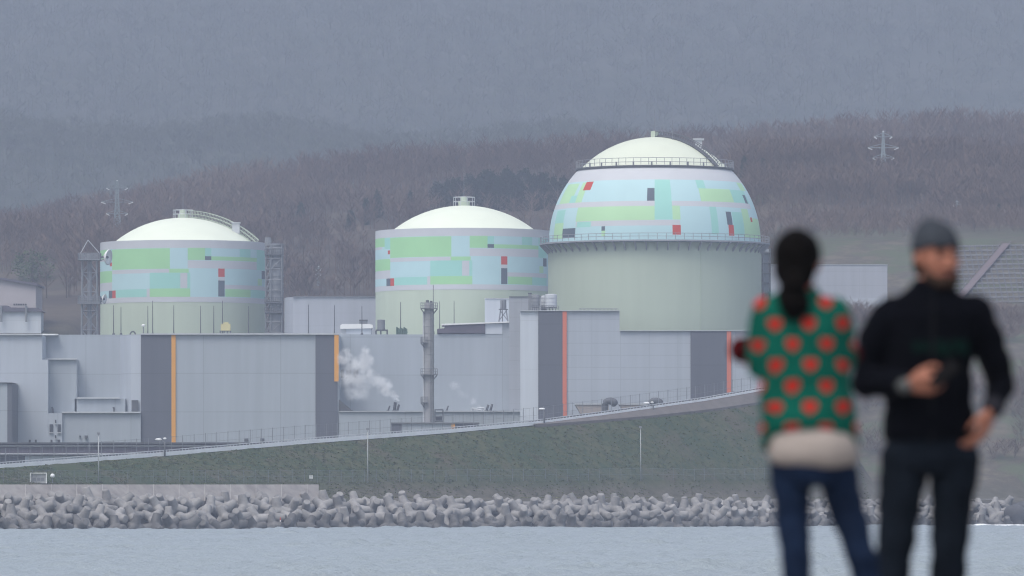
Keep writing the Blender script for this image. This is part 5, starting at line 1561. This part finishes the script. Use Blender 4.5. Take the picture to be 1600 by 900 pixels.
def head(mb, c, yaw, tilt=0.0, z=1.0):
    """skull, jaw, nose, ears and neck stump round the centre c; yaw 0 faces the camera (-Y)"""
    M = Matrix.Rotation(yaw, 3, 'Z') @ Matrix.Rotation(tilt, 3, 'X'); c = Vector(c)
    T = lambda x, y, w: c + M @ (Vector((x, y, w)) * z)
    mb.ball(c + M @ Vector((0, .012, .028)) * z, (.076 * z, .096 * z, .092 * z), 24, 16, M)
    mb.ball(T(0, -.028, -.035), (.060 * z, .064 * z, .078 * z), 22, 14, M)
    mb.limb([T(0, -.060, -.096), T(0, -.052, -.085)], [.026 * z, .030 * z], 12)
    mb.limb([T(0, -.092, .012), T(0, -.106, -.016), T(0, -.109, -.028)], [.009 * z, .012 * z, .0145 * z], 10)
    for sx in (-1, 1):
        mb.limb([T(sx * .012, -.095, -.030), T(sx * .016, -.093, -.030)], [.009 * z, .009 * z], 8)
        mb.ball(T(sx * .040, -.070, -.012), (.024 * z, .020 * z, .022 * z), 12, 8, M)
        mb.limb([T(sx * .014, -.088, .030), T(sx * .048, -.076, .030)], [.0085 * z, .0085 * z], 8)
        mb.limb([T(sx * .077, .012, .016), T(sx * .083, .018, -.004), T(sx * .076, .006, -.026)], [.013 * z, .014 * z, .009 * z], 10)
    mb.limb([T(-.020, -.086, -.058), T(.020, -.086, -.058)], [.0095 * z, .0095 * z], 8)
    return T, M

def face_parts(T, M, z, parent, beard=None):
    for sx in (-1, 1):
        MB().ball(T(sx * .032, -.084, .012), .0115 * z, 14, 10).build('eye', EYE, parent, True)
        MB().limb([T(sx * .016, -.094, .036), T(sx * .034, -.093, .041), T(sx * .052, -.080, .035)], [.004 * z, .0055 * z, .0035 * z], 8).build('eyebrow', HAIR, parent, True)
    MB().limb([T(-.022, -.0905, -.057), T(0, -.0965, -.056), T(.022, -.0905, -.057)], [.0045 * z, .0065 * z, .0045 * z], 8).build('mouth', LIP, parent, True)

def wrinkle(o, amp, scale, seed=0.0, zs=1.6):
    """soft cloth folds: push the skin in and out along its normals"""
    from mathutils import noise
    me = o.data; N = [v.normal.copy() for v in me.vertices]
    for v, nn in zip(me.vertices, N):
        p = v.co
        a = noise.noise(Vector((p.x * scale + seed, p.y * scale, p.z * scale * zs)))
        b_ = noise.noise(Vector((p.x * scale * 2.3, p.y * scale * 2.3 + seed, p.z * scale * 2.6 * zs)))
        v.co = p + nn * amp * (a - .25 * abs(b_) + .4 * b_)
    me.update()
    return o

# --- the woman: back to the lens, arms folded in front
Yw = 23.0; kw = Yw / FP
W0 = Vector((X(1265, Yw), Yw, QZ))
def wp(px, py, dy=0.0): return Vector((X(px, Yw), Yw + dy, Z(py, Yw)))
woman = thing('person', 'woman seen from behind in green sweater with red hearts, blue jeans and long dark ponytail', 'person', W0)
b = MB()
T, M = head(b, wp(1246, 413), math.pi * .93, .05, .97)
b.limb([wp(1247, 440, .005), wp(1250, 470, .0)], [.050, .058], 16)
b.loft([(W0.x + .015, Yw, QZ + .84, .145, .10), (W0.x + .013, Yw, QZ + .95, .15, .105), (W0.x - .003, Yw, QZ + 1.10, .12, .09), (W0.x - .018, Yw, QZ + 1.28, .135, .10), (W0.x - .03, Yw, QZ + 1.40, .15, .085), (W0.x - .034, Yw, QZ + 1.46, .07, .06)], 28)
sh = {-1: wp(1192, 487, .0), 1: wp(1312, 488, .0)}
el = {-1: wp(1188, 570, .03), 1: wp(1316, 562, .03)}
wr = {-1: wp(1262, 566, .235), 1: wp(1246, 556, .215)}
for sx in (-1, 1):
    b.limb([sh[sx], el[sx]], [.044, .036], 14); b.limb([el[sx], wr[sx]], [.036, .024], 14)
hand(b, wr[-1], (.9, .15, .1), (0, 1, 0.2), (0, .2, 1), .9, .95)
hand(b, wr[1], (-.9, .15, -.1), (0, 1, 0.2), (0, .2, 1), .9, .95)
legs = {-1: [wp(1234, 715), wp(1238, 800, .01), wp(1243, 872, -.01), wp(1250, 940, .0), wp(1258, 1062, .02)], 1: [wp(1302, 715), wp(1325, 800, .02), wp(1347, 872, .0), wp(1363, 940, .02), wp(1388, 1062, .05)]}
for sx in (-1, 1):
    b.limb(legs[sx], [.066, .056, .047, .046, .036], 16)
    a = legs[sx][-1]; b.limb([a + Vector((0, .0, -.02)), a + Vector((sx * .01, .03, -.055)), a + Vector((sx * .02, .12, -.062))], [.036, .036, .026], 12)
melt(b, 'body', SKIN, woman, .0085, 3)
face_parts(T, M, .97, woman)
# hair: cap and ponytail
h = MB()
h.ball(T(0, .012, .034), (.088, .110, .098), 24, 16, M)
h.ball(T(0, .055, -.02), (.080, .062, .085), 22, 14, M)
h.ball(T(-.01, .075, -.055), (.045, .04, .05), 16, 10, M)
hair = melt(h, 'hair', HAIR, woman, .009, 3)
me = hair.data                                    # keep the face free: hair points in front of the ears move back and up
for v in me.vertices:
    w = M.inverted() @ (Vector(v.co) + wloc(woman) - T(0, 0, 0))
    if w.y < -.03 and w.z < .055:
        w.y = -.03 + (w.y + .03) * .12; v.co = T(0, 0, 0) + M @ w - wloc(woman)
pt = MB()
pt.limb([wp(1240, 432, -.105), wp(1237, 452, -.135), wp(1235, 472, -.138), wp(1237, 490, -.128)], [.036, .047, .052, .036], 16, (1, .6))
pt.limb([wp(1226, 445, -.125), wp(1222, 468, -.13), wp(1224, 486, -.125)], [.022, .03, .018], 12, (1, .6))
pt.limb([wp(1250, 455, -.125), wp(1254, 475, -.13), wp(1252, 492, -.122)], [.02, .028, .018], 12, (1, .6))
melt(pt, 'ponytail', HAIR, hair, .008, 3)

# sweater with hearts knitted into it
def heart_mat():
    m = bpy.data.materials.new('heart_knit'); m.use_nodes = True
    n, l = m.node_tree.nodes, m.node_tree.links; b = n['Principled BSDF']
    b.inputs['Roughness'].default_value = .95; b.inputs['Specular IOR Level'].default_value = .03
    g = n.new('ShaderNodeTexCoord'); sp = n.new('ShaderNodeSeparateXYZ'); l.new(g.outputs['Object'], sp.inputs[0])
    wz = n.new('ShaderNodeTexNoise'); wz.inputs['Scale'].default_value = 7; l.new(g.outputs['Object'], wz.inputs['Vector'])
    def mt(op, a, b_=None, c=None):
        x = n.new('ShaderNodeMath'); x.operation = op
        for i, v in enumerate((a, b_, c)):
            if v is None: continue
            if isinstance(v, (int, float)): x.inputs[i].default_value = v
            else: l.new(v, x.inputs[i])
        return x.outputs[0]
    wob = mt('MULTIPLY', mt('SUBTRACT', wz.outputs['Fac'], .5), .035)
    xx = mt('ADD', sp.outputs['X'], wob); zz = mt('ADD', sp.outputs['Z'], wob)
    cw, ch = .120, .150
    res = None
    for (ox, oz) in ((.053, 1.288), (.053 + cw / 2, 1.288 + ch / 2)):
        u = mt('SUBTRACT', mt('FRACT', mt('ADD', mt('DIVIDE', mt('SUBTRACT', xx, ox), cw), .5)), .5)
        v = mt('SUBTRACT', mt('FRACT', mt('ADD', mt('DIVIDE', mt('SUBTRACT', zz, oz), ch), .5)), .5)
        hx = mt('MULTIPLY', u, cw / .0225); hy = mt('ADD', mt('MULTIPLY', v, ch / .0225), .12)
        x2 = mt('MULTIPLY', hx, hx); y2 = mt('MULTIPLY', hy, hy)
        q = mt('SUBTRACT', mt('ADD', x2, y2), 1.0)
        e = mt('SUBTRACT', mt('POWER', mt('ABSOLUTE', q), 3.0), 0)
        e = mt('MULTIPLY', e, mt('SIGN', q))
        e = mt('SUBTRACT', e, mt('MULTIPLY', x2, mt('MULTIPLY', y2, hy)))
        k = mt('LESS_THAN', e, 0.0)
        res = k if res is None else mt('MAXIMUM', res, k)
    nz = n.new('ShaderNodeTexNoise'); nz.inputs['Scale'].default_value = 9; l.new(g.outputs['Object'], nz.inputs['Vector'])
    gm = n.new('ShaderNodeMix'); gm.data_type = 'RGBA'; gm.inputs['A'].default_value = (.003, .058, .040, 1); gm.inputs['B'].default_value = (.006, .100, .072, 1); l.new(nz.outputs['Fac'], gm.inputs['Factor'])
    mx = n.new('ShaderNodeMix'); mx.data_type = 'RGBA'; l.new(res, mx.inputs['Factor']); l.new(gm.outputs['Result'], mx.inputs['A']); mx.inputs['B'].default_value = (.36, .020, .016, 1)
    l.new(mx.outputs['Result'], b.inputs['Base Color'])
    kn = n.new('ShaderNodeTexWave'); kn.inputs['Scale'].default_value = 60; kn.bands_direction = 'Z'; kn.inputs['Distortion'].default_value = 3; l.new(g.outputs['Object'], kn.inputs['Vector'])
    bp = n.new('ShaderNodeBump'); bp.inputs['Strength'].default_value = .3; bp.inputs['Distance'].default_value = .004; l.new(kn.outputs['Fac'], bp.inputs['Height']); l.new(bp.outputs[0], b.inputs['Normal'])
    return m
def cx_(px): return X(px, Yw)
hem = lambda j, t: (.085 * max(0, -math.sin(t)) ** .45 if j == 0 else (.05 * max(0, -math.sin(t)) if j == 1 else 0))
sw = MB()
zz = lambda py: Z(py, Yw)
sw.loft([(cx_(1267), Yw, zz(708), .176, .140), (cx_(1265), Yw, zz(685), .176, .142), (cx_(1263), Yw, zz(645), .172, .140), (cx_(1260), Yw, zz(600), .165, .132), (cx_(1256), Yw, zz(550), .160, .128), (cx_(1252), Yw, zz(510), .160, .122),
         (cx_(1250), Yw, zz(482), .152, .105), (cx_(1249), Yw, zz(466), .115, .085), (cx_(1248), Yw, zz(455), .072, .072), (cx_(1248), Yw, zz(445), .064, .066)], 40, hem)
for sx in (-1, 1):
    s0 = sh[sx] + Vector((-sx * .02, 0, .005))
    e0 = el[sx]
    sw.limb([s0, s0.lerp(e0, .5) + Vector((sx * .008, 0, 0)), e0], [.060, .056, .052], 18)
    sw.limb([e0, wr[sx] - (wr[sx] - e0).normalized() * .03], [.056, .042], 18)
wrinkle(melt(sw, 'sweater', heart_mat(), woman, .010, 4), .009, 7, 1.0)
st = MB()
hem2 = lambda j, t: (.022 * math.sin(t * 2 + 1) * .3 if j == 0 else 0)
st.loft([(cx_(1271), Yw, zz(728), .158, .126), (cx_(1271), Yw - .004, zz(712), .166, .142), (cx_(1270), Yw - .006, zz(690), .160, .140), (cx_(1268), Yw, zz(668), .148, .125), (cx_(1265), Yw, zz(640), .13, .11)], 36, hem2)
sh_ = melt(st, 'shirt', mat('beige_shirt', (.31, .27, .245), .9, .1, 5, .2, 20, spec=.05), woman, .010, 3)
wrinkle(sh_, .006, 11, 4.0, .5)
jn = MB()
jn.loft([(cx_(1271), Yw, zz(760), .10, .10), (cx_(1271), Yw, zz(735), .145, .118), (cx_(1271), Yw, zz(700), .148, .118), (cx_(1270), Yw, zz(672), .14, .108)], 30)
for sx in (-1, 1):
    L_ = legs[sx]
    jn.limb([L_[0], L_[1], L_[2], L_[3], L_[4] + Vector((0, 0, .03))], [.078, .066, .055, .053, .046], 18)
jn_ = melt(jn, 'jeans', mat('blue_denim', (.008, .0155, .036), .9, .35, 6, .15, 90, spec=.05), woman, .010, 3)
wrinkle(jn_, .007, 10, 2.0)
for sx in (-1, 1):
    a = legs[sx][-1]
    f = MB().limb([a + Vector((0, -.03, -.05)), a + Vector((sx * .012, .06, -.055)), a + Vector((sx * .02, .15, -.062))], [.044, .043, .034], 14)
    z0 = QZ
    f.v = [(v[0], v[1], max(v[2], z0)) for v in f.v]
    f.build('shoe', mat('dark_shoe', (.03, .03, .035), .6), woman, True)

bag = MB()
bag.limb([wp(1157, 546, .10), wp(1180, 546, .14), wp(1215, 548, .20), wp(1250, 549, .215), wp(1290, 551, .20), wp(1318, 552, .14), wp(1334, 553, .10)], [.050, .054, .054, .054, .054, .052, .044], 16, (.55, 1))
o = melt(bag, 'rolled_garment', mat('maroon_cloth', (.060, .006, .008), .95, .25, 8, .3, 30, spec=.04), None, .009, 3, .5, wp(1245, 548, .21))
tag(o, 'dark red bundle held against her front by the woman in the heart sweater', 'bundle')

# --- the man: facing the lens, phone in one hand
Ym = 24.4
def mp(px, py, dy=0.0): return Vector((X(px, Ym), Ym + dy, Z(py, Ym)))
M0 = Vector((X(1455, Ym), Ym, QZ))
man = thing('person', 'man in black jacket and grey knit cap, looking aside with a phone in his hand', 'person', M0)
b = MB()
TM, MM = head(b, mp(1464, 404), math.radians(24), .03, 1.0)
b.limb([mp(1460, 432, .01), mp(1456, 462, .015)], [.058, .066], 16)
b.loft([(M0.x, Ym, QZ + .86, .15, .11), (M0.x, Ym, QZ + 1.0, .152, .11), (M0.x - .002, Ym, QZ + 1.2, .152, .11), (M0.x, Ym, QZ + 1.38, .150, .10), (M0.x, Ym, QZ + 1.48, .155, .085), (M0.x, Ym, QZ + 1.53, .08, .06)], 28)
msh = {-1: mp(1382, 494, .0), 1: mp(1529, 490, .0)}
mel = {-1: mp(1355, 596, .03), 1: mp(1568, 600, .06)}
mwr = {-1: mp(1414, 604, -.19), 1: mp(1549, 640, -.05)}
for sx in (-1, 1):
    b.limb([msh[sx], mel[sx]], [.046, .034], 14); b.limb([mel[sx], mwr[sx]], [.034, .028], 14)
hand(b, mwr[-1] + Vector((.0, -.01, 0)), (1, -.25, .06), (0, -.75, .6), (0, -.5, 1), .75, 1.08)
hand(b, mwr[1], (-.42, -.12, -1), (.75, -.6, 0), (-.5, -.8, 0), .35, 1.06)
mlegs = {-1: [mp(1413, 715), mp(1407, 780, -.01), mp(1399, 850, -.02), mp(1394, 905, -.01), mp(1386, 1045, .02)], 1: [mp(1494, 715), mp(1488, 780, .0), mp(1484, 850, -.02), mp(1480, 905, -.01), mp(1476, 1045, .02)]}
for sx in (-1, 1):
    b.limb(mlegs[sx], [.078, .068, .055, .052, .042], 16)
    a = mlegs[sx][-1]; b.limb([a + Vector((0, 0, -.02)), a + Vector((sx * .01, -.04, -.06)), a + Vector((sx * .03, -.14, -.07))], [.04, .038, .028], 12)
melt(b, 'body', SKIN, man, .0085, 3)
face_parts(TM, MM, 1.0, man)
bd = MB()
for sx in (-1, 1): bd.limb([TM(sx * .062, -.010, -.035), TM(sx * .055, -.045, -.075), TM(sx * .022, -.085, -.098)], [.014, .021, .022], 10)
bd.limb([TM(-.026, -.090, -.044), TM(0, -.100, -.041), TM(.026, -.090, -.044)], [.007, .008, .007], 8)
bd.limb([TM(-.012, -.090, -.090), TM(.012, -.090, -.090)], [.021, .021], 10)
melt(bd, 'beard', mat('stubble', (.030, .020, .016), .9, .3, 60, spec=.05), man, .006, 2)
cp = MB()
cp.ball(TM(0, .016, .046), (.089, .110, .100), 26, 18, MM)
cp.ball(TM(0, .05, .075), (.070, .075, .082), 20, 14, MM)
cp.loft([(0, 0, 0, .001, .001), (0, 0, .001, .001, .001)], 8)
cp.v = cp.v[:-16]; cp.f = [f for f in cp.f if max(f) < len(cp.v)]; cp.m = cp.m[:len(cp.f)]
cap = melt(cp, 'knit_cap', mat('grey_knit', (.038, .044, .054), .95, .2, 30, .4, 120, spec=.05), man, .009, 2)
for v in cap.data.vertices:                       # brim runs level above the brows and lower at the back
    w = MM.inverted() @ (Vector(v.co) + wloc(man) - TM(0, 0, 0)); lim = .046 - .04 * max(0, min(1, (w.y + .05) / .12))
    if w.z < lim: w.z = lim + (w.z - lim) * .06; v.co = TM(0, 0, 0) + MM @ w - wloc(man)
hb = MB(); hb.ball(TM(0, .04, -.02), (.078, .07, .07), 20, 12, MM)
hr = melt(hb, 'hair', HAIR, man, .009, 2)
JK = mat('black_jacket', (.0022, .0026, .0045), .9, .2, 8, .2, 30, spec=.03)
jk = MB(); zm = lambda py: Z(py, Ym); jx = lambda px: X(px, Ym)
jk.loft([(jx(1452), Ym, zm(690), .172, .130), (jx(1452), Ym, zm(672), .178, .138), (jx(1452), Ym, zm(630), .172, .138), (jx(1450), Ym, zm(580), .166, .138), (jx(1452), Ym, zm(530), .172, .140), (jx(1455), Ym, zm(495), .186, .130),
         (jx(1456), Ym, zm(470), .165, .105), (jx(1457), Ym + .005, zm(456), .108, .088), (jx(1458), Ym + .008, zm(444), .078, .080), (jx(1459), Ym + .01, zm(434), .074, .078)], 40)
for sx in (-1, 1):
    s0 = msh[sx] + Vector((-sx * .025, 0, .012)); e0 = mel[sx]
    k_ = 1.0 if sx < 0 else .84
    jk.limb([s0 - Vector((0, 0, .012)), s0.lerp(e0, .45) + Vector((sx * .012, 0, 0)), e0], [.082, .080 * k_, .066 * k_], 18)
    jk.limb([e0, e0.lerp(mwr[sx], .9)], [.066 * k_, .047], 18)
wrinkle(melt(jk, 'jacket', JK, man, .011, 4), .010, 7, 3.0)
MB().limb([mp(1457, 448, -.085), mp(1455, 470, -.112), mp(1454, 530, -.1435), mp(1452, 690, -.134)], [.004] * 4, 8).build('zip', mat('dark_zip', (.010, .010, .012), .6, spec=.05), man, True)
GL = mat('dark_green_print', (.004, .022, .017), .8, .2, 20, spec=.03)
for (x0, x1, y0, y1) in ((1423, 1449, 536, 552), (1459, 1511, 534, 557)):
    lm = MB()
    nx = 7
    for i in range(nx):
        for j in range(3):
            if (i * 7 + j * 3) % 5 == 4: continue
            a0 = x0 + (x1 - x0) * i / nx; a1 = x0 + (x1 - x0) * (i + .72) / nx
            zt_, zb_ = y0 + (y1 - y0) * j / 3, y0 + (y1 - y0) * (j + .7) / 3
            def on(px, py):
                p = mp(px, py); dx = (p.x - jx(1454)) / .184
                return Vector((p.x, Ym - .149 * math.sqrt(max(.05, 1 - dx * dx)) - .002, p.z))
            lm.add([on(a0, zb_), on(a1, zb_), on(a1, zt_), on(a0, zt_)], [(0, 1, 2, 3)])
    lm.build('chest_print', GL, man)
tr = MB()
tr.loft([(jx(1452), Ym, zm(742), .12, .10), (jx(1452), Ym, zm(722), .160, .122), (jx(1452), Ym, zm(690), .160, .122), (jx(1452), Ym, zm(668), .152, .115)], 30)
for sx in (-1, 1):
    L_ = mlegs[sx]; tr.limb([L_[0], L_[1], L_[2], L_[3], L_[4] + Vector((0, 0, .03))], [.093, .086, .073, .069, .066], 18)
tr_ = melt(tr, 'trousers', mat('dark_trousers', (.0055, .008, .0125), .9, .45, 6, .15, 80, spec=.04), man, .010, 3)
wrinkle(tr_, .009, 9, 5.0)
for sx in (-1, 1):
    a = mlegs[sx][-1]
    f = MB().limb([a + Vector((0, .03, -.055)), a + Vector((sx * .015, -.07, -.06)), a + Vector((sx * .035, -.18, -.068))], [.05, .047, .038], 14)
    f.v = [(v[0], v[1], max(v[2], QZ)) for v in f.v]
    f.build('shoe', MATS['dark_shoe'], man, True)
cu = MB().limb([mwr[-1] + Vector((-.018, .008, 0)), mwr[-1] + Vector((.0, -.002, 0))], [.033, .031], 16)
cu.build('cuff', mat('pale_cuff', (.08, .085, .085), .9, spec=.05), man, True)
wt = MB().limb([mel[1].lerp(mwr[1], .86), mel[1].lerp(mwr[1], .93)], [.045, .044], 16)
wt.build('cuff', mat('grey_cuff', (.02, .02, .026), .8, spec=.05), man, True)
# the phone in his hand
p0 = mwr[-1] + Vector((.095, -.055, .012)); d = (mp(1512, 571, -.25) - mp(1476, 602, -.25)).normalized()
side = d.cross(Vector((0, -.8, .6))).normalized(); up = side.cross(d).normalized()
ph = thing('phone', 'slim dark phone held out in the hand of the man in black', 'phone', p0)
def slab(mb, c, L, W, H_):
    vs = [c + d * (sx * L / 2) + side * (sy * W / 2) + up * (sz * H_ / 2) for sz in (-1, 1) for sx, sy in ((-1, -1), (1, -1), (1, 1), (-1, 1))]
    return mb.add(vs, [(0, 3, 2, 1), (4, 5, 6, 7), (0, 1, 5, 4), (1, 2, 6, 5), (2, 3, 7, 6), (3, 0, 4, 7)])
c = p0 + d * .05
slab(MB(), c, .125, .062, .009).build('phone_case', mat('phone_case', (.004, .004, .005), .9, spec=.03), ph)
slab(MB(), c + up * .0052, .118, .056, .0012).build('screen', mat('screen_glass', (.004, .004, .005), .6, spec=.04), ph)
